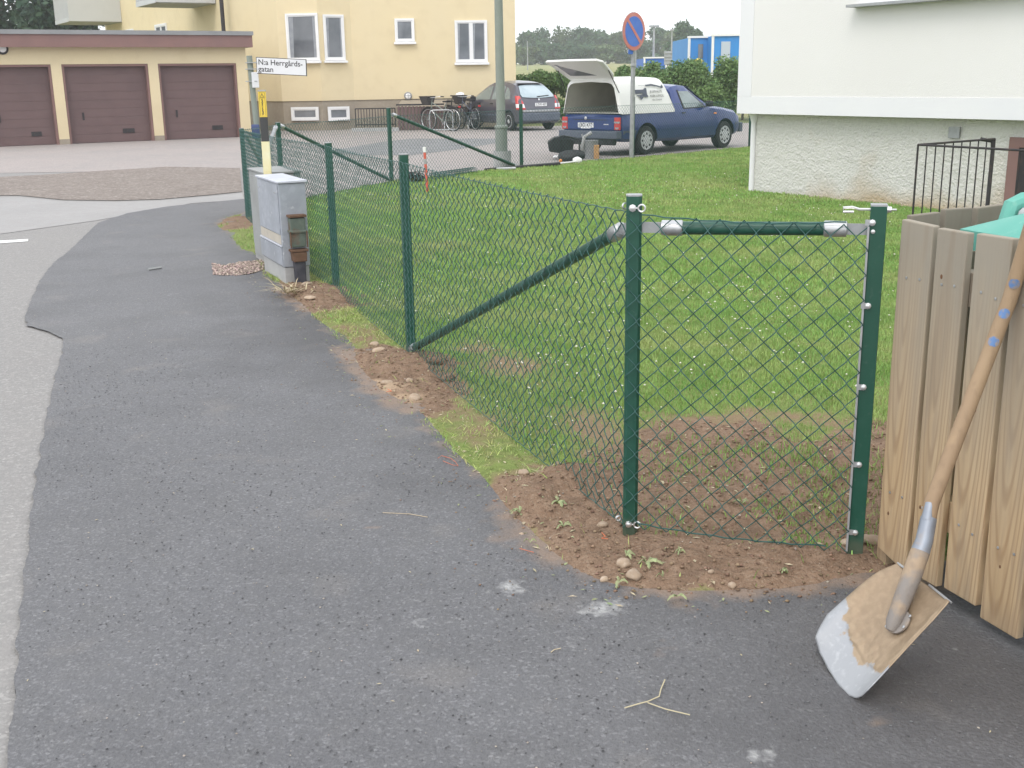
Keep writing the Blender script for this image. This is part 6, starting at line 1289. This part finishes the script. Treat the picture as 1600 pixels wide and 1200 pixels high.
# ================================================================== TOOLS BEHIND THE TRUCK
def tl_at(px, py, z=0): return G(px, py, z)
g = tl_at(876, 250); wbw = thing('wheelbarrow', 'dark wheelbarrow tipped on its side behind the pickup', 'wheelbarrow', g)
tray = [(-.22, .0, .10), (.0, .0, .06), (.24, 0, .10), (.26, 0, .30), (.08, 0, .38), (-.12, 0, .36), (-.25, 0, .28)]
MB().slab([Vector((g.x + a, g.y + .05 * math.sin(a * 9), .06 + c)) for a, b, c in tray], (0, .16, .02)).build('tray', M['black'], wbw, bevel=.02)
MB().tube([(g.x - .02, g.y - .03, .44), (g.x + .06, g.y - .02, .45), (g.x + .3, g.y, .40), (g.x + .36, g.y, .38), (g.x + .36, g.y, .12)], .018, 6).build('frame', M['black'], wbw, smooth=True); MB().tube([(g.x - .02, g.y - .03, .44), (g.x - .02, g.y - .03, .08)], .014, 6).build('frame', M['black'], wbw)
g = tl_at(893, 252); MB_ = MB().blob((g.x, g.y, .10), (.26, .14, .12), 8, .12, 3); tag(MB_.build('tool_bag', M['black'], smooth=True), 'slumped black tool bag on the kerb behind the pickup', 'bag')
g = tl_at(922, 248); mx_ = thing('tool_bucket', 'grey bucket of tools standing behind the truck bumper', 'bucket', g)
MB().lathe([(.13, 0), (.16, .34), (.165, .35)], (g.x, g.y, 0), n=18).build('bucket', M['galvd'], mx_, smooth=True)
MB().tube([(g.x - .05, g.y, .1), (g.x - .16, g.y, .47)], .02, 6).build('tool_handle', M['galvd'], mx_, smooth=True); MB().tube([(g.x - .2, g.y - .1, .02), (g.x - .12, g.y - .1, .42), (g.x + .02, g.y - .1, .5)], .035, 8).build('tool_handle', M['concrete'], mx_, smooth=True)
g = tl_at(926, 249); tag(MB().box((g.x + .06, g.y - .16, .15), (.10, .06, .26)).build('wood_block', M['tan'], bevel=.01), 'orange brown wood block upright beside the tool bucket', 'wood block')
a_ = tl_at(758, 266, .03); b_2 = tl_at(874, 256, .05); tag(MB().tube([a_, b_2], .035, 8).build('steel_post', M['black'], smooth=True), 'spare dark fence post lying along the lawn edge', 'post')
a_ = tl_at(776, 264, .04); b_2 = tl_at(806, 263, .05); tag(MB().tube([a_, b_2], .025, 8).build('steel_tube', M['galv'], smooth=True), 'short galvanised tube at the foot of the lamp post', 'tube')
a_ = tl_at(868, 256, .05); b_2 = tl_at(902, 252, .06); tl1 = thing('hand_tool', 'white tipped hand tool on the kerb behind the pickup', 'tool', a_)
MB().tube([a_, b_2], .014, 6).build('shaft', M['whitepl'], tl1); MB().blob(tl_at(902, 251, .07), (.09, .05, .07), 3, .1, 2).build('head', M['whitepl'], tl1, smooth=True); MB().blob(tl_at(876, 251, .05), (.03, .03, .03), 3, .1, 2).build('orange_ferrule', M['amber'], tl1, smooth=True)
g = tl_at(872, 250); tag(MB().blob((g.x, g.y - .05, .06), (.12, .06, .04), 13, .15, 2).build('paper_scrap', M['whitepl'], smooth=True), 'crumpled white paper under the wheelbarrow', 'paper')
# ================================================================== TREES, HEDGE, FAR THINGS
def leaves(mb_c, lobes, n, size, rn):
    P = []; 
    for _ in range(n):
        c, r = lobes[rn.integers(len(lobes))]
        d = rn.normal(size=3); d /= np.linalg.norm(d); k = rn.random() ** .35
        p = np.array(c) + d * np.array(r) * k * rn.uniform(.85, 1.1); P.append(p)
    P = np.array(P); a = rn.normal(size=(n, 3)); a /= np.linalg.norm(a, axis=1, keepdims=True); b = rn.normal(size=(n, 3)); b -= a * (a * b).sum(1, keepdims=True); b /= np.linalg.norm(b, axis=1, keepdims=True)
    s_ = size * rn.uniform(.5, 1.3, (n, 1)); V = np.stack([P - a * s_, P - b * s_ * .5, P + a * s_, P + b * s_ * .5], 1).reshape(-1, 3); return V
def tree(name, x, y, z0, h, w, n, size, m, label, cat, group=None, seed=0, trunk=.25, lob=9, crown0=.12):
    rn = np.random.default_rng(seed); t = thing(name, label, cat, (x, y, z0), 0, group); lobes = []
    for k in range(lob):
        a = rn.uniform(0, 2 * PI); rr = rn.uniform(0, .62) * w; zz_ = z0 + h * rn.uniform(crown0 + .1, .86); sc = 1 - .5 * abs((zz_ - z0) / h - .5)
        lobes.append(((x + rr * math.cos(a) * sc, y + rr * math.sin(a) * sc, zz_), (w * rn.uniform(.3, .5), w * rn.uniform(.3, .5), h * rn.uniform(.12, .22))))
    V = leaves(None, lobes, n, size, rn); V[:, 2] = np.maximum(V[:, 2], z0 + .02)
    mkobj('crown', npmesh('crown', V, np.arange(len(V)).reshape(-1, 4)), m, t)
    if trunk:
        tm = MB().tube([(x, y, z0 - .3), (x + .03 * h * .2, y, z0 + h * .3), (x - .02 * h * .2, y, z0 + h * .62)], [trunk, trunk * .75, trunk * .3], 7)
        for k in range(4): c = lobes[k][0]; tm.tube([(x, y, z0 + h * (.22 + .08 * k)), tuple(np.array(c))], [trunk * .4, trunk * .1], 5)
        tm.build('trunk', M['bark'], t)
    return t
# shrub row behind the cars
rn = np.random.default_rng(3)
HL = 'dense green shrub in the row behind the parked cars'
rows = [(812, 43, 118), (838, 42.5, 112), (866, 42, 110), (893, 42, 112), (920, 42, 112), (948, 42, 108), (974, 42, 104), (1000, 42, 101), (1022, 42, 98), (1044, 41.5, 95), (1068, 41.5, 93), (1092, 41, 86), (1116, 41, 92), (1140, 41, 90), (1166, 41, 88), (1192, 41, 90)]
SHL = ['shrub at the corner of the yellow building, leftmost of the row', 'low shrub right behind the hatchback car', 'shrub between the hatchback and the open truck hatch', 'shrub behind the open hatch of the pickup', 'shrub behind the rear rim of the cargo cap', 'shrub above the rear part of the white cap', 'shrub left of the no parking pole', 'shrub right behind the no parking pole', 'shrub in front of the left end of the low deep blue container', 'shrub in front of the grey sign board', 'shrub above the roof of the truck cab', 'tall shrub in front of the left blue site cabin', 'shrub in front of the grey door of the right blue cabin', 'shrub half hidden by the white house corner', 'shrub behind the white house, out past its corner', 'last shrub of the row behind the white house']
for i, (px, y, pyt) in enumerate(rows):
    top = onwall(px, pyt + 4, (-10, y), (10, y)); h = top.z
    tree('shrub', top.x, y + .3, 0, h * 1.08, 1.0, 8000, .052, M['leaf_hedge'], SHL[i], 'shrub', 'shrubs behind the parked cars', 100 + i, .05, 12, -.02)
# far trees
FL = 'hazy green tree in the belt beyond the field'
for i, (px, y, pyt, wpx) in enumerate([(800, 240, 60, 60), (826, 250, 46, 46), (850, 245, 42, 55), (882, 250, 40, 62), (912, 245, 42, 55), (940, 252, 46, 50), (968, 255, 50, 40), (996, 250, 48, 46), (1024, 245, 44, 55), (1046, 240, 50, 50), (1098, 250, 62, 60), (1130, 255, 66, 60), (1165, 250, 62, 60), (860, 228, 62, 60), (905, 226, 66, 60), (950, 225, 70, 60), (1000, 226, 66, 60), (1090, 226, 74, 60), (818, 226, 68, 50)]):
    top = onwall(px, pyt, (-10, y), (10, y)); z0 = 4.1 if y < 235 else 4.4; w = wpx * y / 1750 / 2 * 1.25
    tree('tree', top.x, y, z0, (top.z - z0) * 1.02, w, 2600, .42, M['leaf_far' if i % 3 else 'leaf_far2'], FL, 'tree', 'trees beyond the field', 200 + i, .35, 12, -.05)
top = onwall(1072, 36, (-10, 180), (10, 180)); tree('tree', top.x, 180, 3.4, (top.z - 3.4), 3.6, 3400, .34, M['leaf_far'], 'tallest tree of the far belt, spreading behind the blue containers', 'tree', None, 301, .35, 10, .1)
# dark trees behind the garages
for i, (x, y, h, w) in enumerate([(-34, 62, 14, 6), (-27.5, 64, 15, 6), (-22.5, 60, 13, 4.5), (-41, 66, 14, 6)]):
    tree('tree', x, y, -.05 if y < 44 else 1.5, h, w, 15000, .17, M['leaf_dark'], ['tall dark tree second from the left behind the garages', 'tall dark tree behind the middle of the visible garages', 'dark tree closest to the first balcony', 'leftmost dark tree behind the garages'][i], 'tree', 'dark trees behind the garages', 400 + i, .35, 14, .02)
# blue site cabins
def cabin(px0, px1, pyt, y, d, m, label, door=None, win=None):
    a = onwall(px0, pyt, (-10, y), (10, y)); b = onwall(px1, pyt, (-10, y), (10, y)); h = 2.6; z1 = a.z; t = thing('site_cabin', label, 'container', (a.x, y, z1 - h))
    bo_ = MB().box(((a.x + b.x) / 2, y + d / 2, z1 - h / 2), (b.x - a.x, d, h)).build('shell', m, t)
    for x in (a.x, b.x): MB().box((x, y - .03, z1 - h / 2), (.12, .08, h)).build('corner_post', M['whitepl'], t)
    MB().box(((a.x + b.x) / 2, y - .04, z1 + .03), (b.x - a.x + .2, .1, .1)).build('roof_edge', M['whitepl'], t)
    if win: p = onwall(win[0], win[1], (-10, y), (10, y)); q = onwall(win[2], win[3], (-10, y), (10, y)); MB().box(((p.x + q.x) / 2, y - .02, (p.z + q.z) / 2), (q.x - p.x, .05, p.z - q.z)).build('window', M['glass'], t)
    if door: p = onwall(door[0], door[1], (-10, y), (10, y)); q = onwall(door[2], door[3], (-10, y), (10, y)); MB().box(((p.x + q.x) / 2, y - .02, (p.z + q.z) / 2), (q.x - p.x, .05, p.z - q.z)).build('door', M['cangrey'], t)
cabin(1077, 1112, 59, 60, 6, M['canblue'], 'left one of the two bright blue site cabins above the shrubs', None, (1091, 69, 1098, 91))
cabin(1114, 1180, 56, 58.5, 6, M['canblue'], 'right one of the two bright blue site cabins, with a grey door', (1127, 65, 1140, 100))
cabin(1007, 1041, 91, 85, 6, M['canblue2'], 'low deep blue container half hidden by the shrubs')
def pole(name, label, cat, px, pyt, y, r, head=None):
    a = onwall(px, pyt, (-10, y), (10, y)); t = thing(name, label, cat, (a.x, y, 1.5)); MB().tube([(a.x, y, 1.2), (a.x, y, a.z)], [r, r * .7], 8).build('pole', M['galvd'], t, smooth=True)
    if head: MB().box((a.x, y, a.z), (head, .35, .16)).build('lamp_head', M['galvd'], t, bevel=.03)
    return t
pole('street_lamp', 'far street lamp with a flat wide head, left of the grey board', 'lamp post', 1022, 41, 90, .11, .75)
pole('street_lamp', 'thin far lamp post rising behind the grey board', 'lamp post', 1050, 47, 100, .08, .3)
pole('white_pole', 'thin white pole beside the no parking sign, beyond the shrubs', 'pole', 993.5, 78, 60, .05)
pole('white_pole', 'thin pale pole in the field near the yellow corner', 'pole', 824, 64, 120, .07)
y = 80; a = onwall(1038, 80, (-10, y), (10, y)); b = onwall(1063, 101, (-10, y), (10, y)); sb = thing('sign_board', 'grey ribbed back of a large sign board above the shrubs', 'sign', (a.x, y, 1.6))
MB().box(((a.x + b.x) / 2, y, (a.z + b.z) / 2), (b.x - a.x, .04, a.z - b.z)).build('panel', M['galvd'], sb)
for k in range(4): z = b.z + (a.z - b.z) * (k + .5) / 4; MB().box(((a.x + b.x) / 2, y - .06, z), (b.x - a.x, .06, .06)).build('rib', M['galv'], sb)
for x in (a.x + .25, b.x - .25): MB().tube([(x, y + .06, 1.2), (x, y + .06, a.z)], .05, 6).build('post', M['galvd'], sb)
a = onwall(1090, 97, (-10, 44.5), (10, 44.5)); tag(MB().blob((a.x, 44.3, a.z + .02), (.16, .16, .12), 3, .1, 2).build('yellow_beacon', M['signyellow'], smooth=True), 'small yellow cap showing above the shrubs below the blue cabin', 'beacon')

# ================================================================== HAZE
HM = bpy.data.materials.new('haze'); HM.use_nodes = True; hn = HM.node_tree.nodes; hn.clear()
pv = hn.new('ShaderNodeVolumePrincipled'); pv.inputs['Color'].default_value = (.92, .95, 1, 1); pv.inputs['Density'].default_value = .0009; pv.inputs['Anisotropy'].default_value = .2
ho_ = hn.new('ShaderNodeOutputMaterial'); HM.node_tree.links.new(pv.outputs[0], ho_.inputs['Volume'])
hz_ = MB().box((0, 420, 17), (860, 1000, 37)).build('haze', HM); hz_['kind'] = 'stuff'
